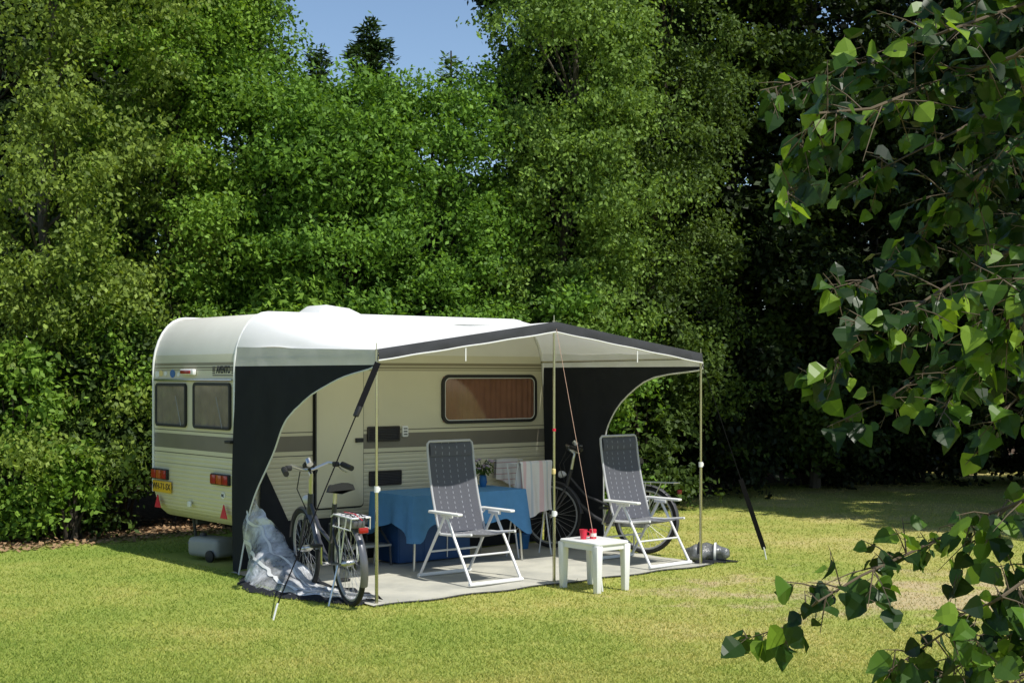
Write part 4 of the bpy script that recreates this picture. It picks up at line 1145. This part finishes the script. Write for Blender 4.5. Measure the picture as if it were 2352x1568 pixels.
for pts, Y0, dens in br:
    P = []
    n_ = len(pts)
    for i, (x, y) in enumerate(pts):
        P.append(at(x, y, Y0 + .25 * math.sin(i * 1.7 + Y0 * 9)) - FT)
    hz = P[0].z; root = Vector((0, 0, max(.5, min(5.2, hz + .2))))
    full_ = [root, root.lerp(P[0], .5) + Vector((0, 0, .05))] + P
    wood_m.tube(full_, [.025, .016] + [.008 - .0066 * i / (n_ - 1) for i in range(n_)], 6)
    fine = []
    for i in range(len(P) - 1):
        for k in range(6): fine.append((P[i].lerp(P[i + 1], k / 6), (P[i + 1] - P[i]).normalized(), (i + k / 6) / (len(P) - 1)))
    for q, d, f in fine:
        for rep in range(3):
            if rl.random() > .56 * dens * (1.2 - .6 * f): continue
            ln = rl.uniform(.08, .34) * (1.1 - .75 * f)
            sd = Vector((rl.gauss(0, .7), rl.gauss(0, .7), rl.gauss(-.05, .7)))
            e = q + (d * .5 + sd).normalized() * ln + Vector((0, 0, -.2 * ln))
            mid = q.lerp(e, .5) + Vector((0, 0, .04 * ln))
            wood_m.tube([q, mid, e], [.003, .0022, .001], 4)
            twig_leaves([q, mid, e], rl.randint(3, 5) if ln > .15 else 2, .078)
    twig_leaves([P[-2], P[-1]], 5, .080)
for k in range(2300):
    c = rl.choice([(-.1, -1.2, 4.9, 1.2), (-.5, -.8, 5.0, 1.2), (.5, -.6, 4.4, 1.3), (.6, -1.0, 3.2, .9), (.3, -1.6, 4.0, 1.0)])
    v = Vector((rl.gauss(0, 1), rl.gauss(0, 1), rl.gauss(0, 1))).normalized() * c[3] * rl.random() ** .4
    v.z *= .7
    p = Vector(c[:3]) + v
    w = p + FT
    if w.z < H + 1020 / 3200 * w.y and w.x < 1400 / 3200 * w.y: continue
    add_leaf(p, Vector((rl.gauss(0, 1), rl.gauss(0, 1), rl.gauss(-.5, .5))).normalized(), Vector((rl.gauss(0, .5), rl.gauss(0, .5), 1)).normalized(), .10)
for c in ((-.1, -1.2, 4.9), (-.5, -.8, 5.0), (.5, -.6, 4.4), (.6, -1, 3.2), (.3, -1.6, 4.0)):
    wood_m.tube([(0, 0, c[2] - 1.2), Vector((c[0] * .5, c[1] * .5, c[2] - .4)), c], [.05, .035, .012], 7)
P_ = np.array([tuple(v) for v in leafP]); A_ = np.array([tuple(v) for v in leafA]); N_ = np.array([tuple(v) for v in leafN]); S_ = np.array(leafS)[:, None]
Wd_ = nz(np.cross(A_, N_)); N_ = nz(np.cross(Wd_, A_))
rr = np.random.default_rng(8); curl = rr.uniform(-.55, .25, (len(P_), 1)); fold = rr.uniform(-.05, .5, (len(P_), 1))
def LV(tv, wv):
    wob = rr.normal(0, .055, (len(P_), 1)) if wv else 0
    return P_ + (A_ * tv + Wd_ * wv * .98 + N_ * (curl * tv * tv + fold * abs(wv) + wob)) * S_
mid_ = [LV(tv, 0) for tv in T5]; lf_ = [LV(tv, -wv) for tv, wv in zip(T5, W5)]; rt_ = [LV(tv, wv) for tv, wv in zip(T5, W5)]
quads = []
for i in range(5):
    quads.append(np.stack([mid_[i], mid_[i + 1], rt_[i + 1], rt_[i]], 1)); quads.append(np.stack([mid_[i], lf_[i], lf_[i + 1], mid_[i + 1]], 1))
allq = np.stack(quads, 1).reshape(-1, 3)
rv = np.repeat(rr.random(len(P_)), 10)
poly_mesh('crown', allq, 4, rv, LM['hazel'], ft)
wood_m.tube([(0, 0, -.05), (.05, .03, 2), (-.04, .02, 4), (0, 0, 5.4)], [.17, .13, .08, .03], 12)
wood_m.build('trunk', M['twig'], ft)

# ------------------------------------------------------------------ light, sky, camera
w = bpy.data.worlds.new('World'); scene.world = w; w.use_nodes = True
nt = w.node_tree; nt.nodes.clear()
out = nt.nodes.new('ShaderNodeOutputWorld'); bg = nt.nodes.new('ShaderNodeBackground'); sky = nt.nodes.new('ShaderNodeTexSky')
sky.sky_type = 'NISHITA'; sky.sun_disc = False; sky.sun_elevation = R(56); sky.sun_rotation = R(132.7)
sky.air_density = 1.0; sky.dust_density = .3; sky.ozone_density = 2.5
bg.inputs[1].default_value = .135
nt.links.new(sky.outputs[0], bg.inputs[0]); nt.links.new(bg.outputs[0], out.inputs[0])
sd = bpy.data.lights.new('sun', 'SUN'); sd.energy = 5.0; sd.angle = R(.5); sd.color = (1, .965, .89)
so = bpy.data.objects.new('sun', sd); col.objects.link(so)
so.rotation_euler = Vector((.743, -.686, 1.5)).to_track_quat('Z', 'Y').to_euler()
cd = bpy.data.cameras.new('camera'); cd.sensor_width = 36; cd.lens = 36 * 3200 / 2352; cd.shift_y = 76 / 2352; cd.clip_end = 600; cd.clip_start = .05
co = bpy.data.objects.new('camera', cd); col.objects.link(co); co.location = (0, 0, H); co.rotation_euler = (R(90), 0, 0)
scene.camera = co
scene.view_settings.view_transform = 'Standard'
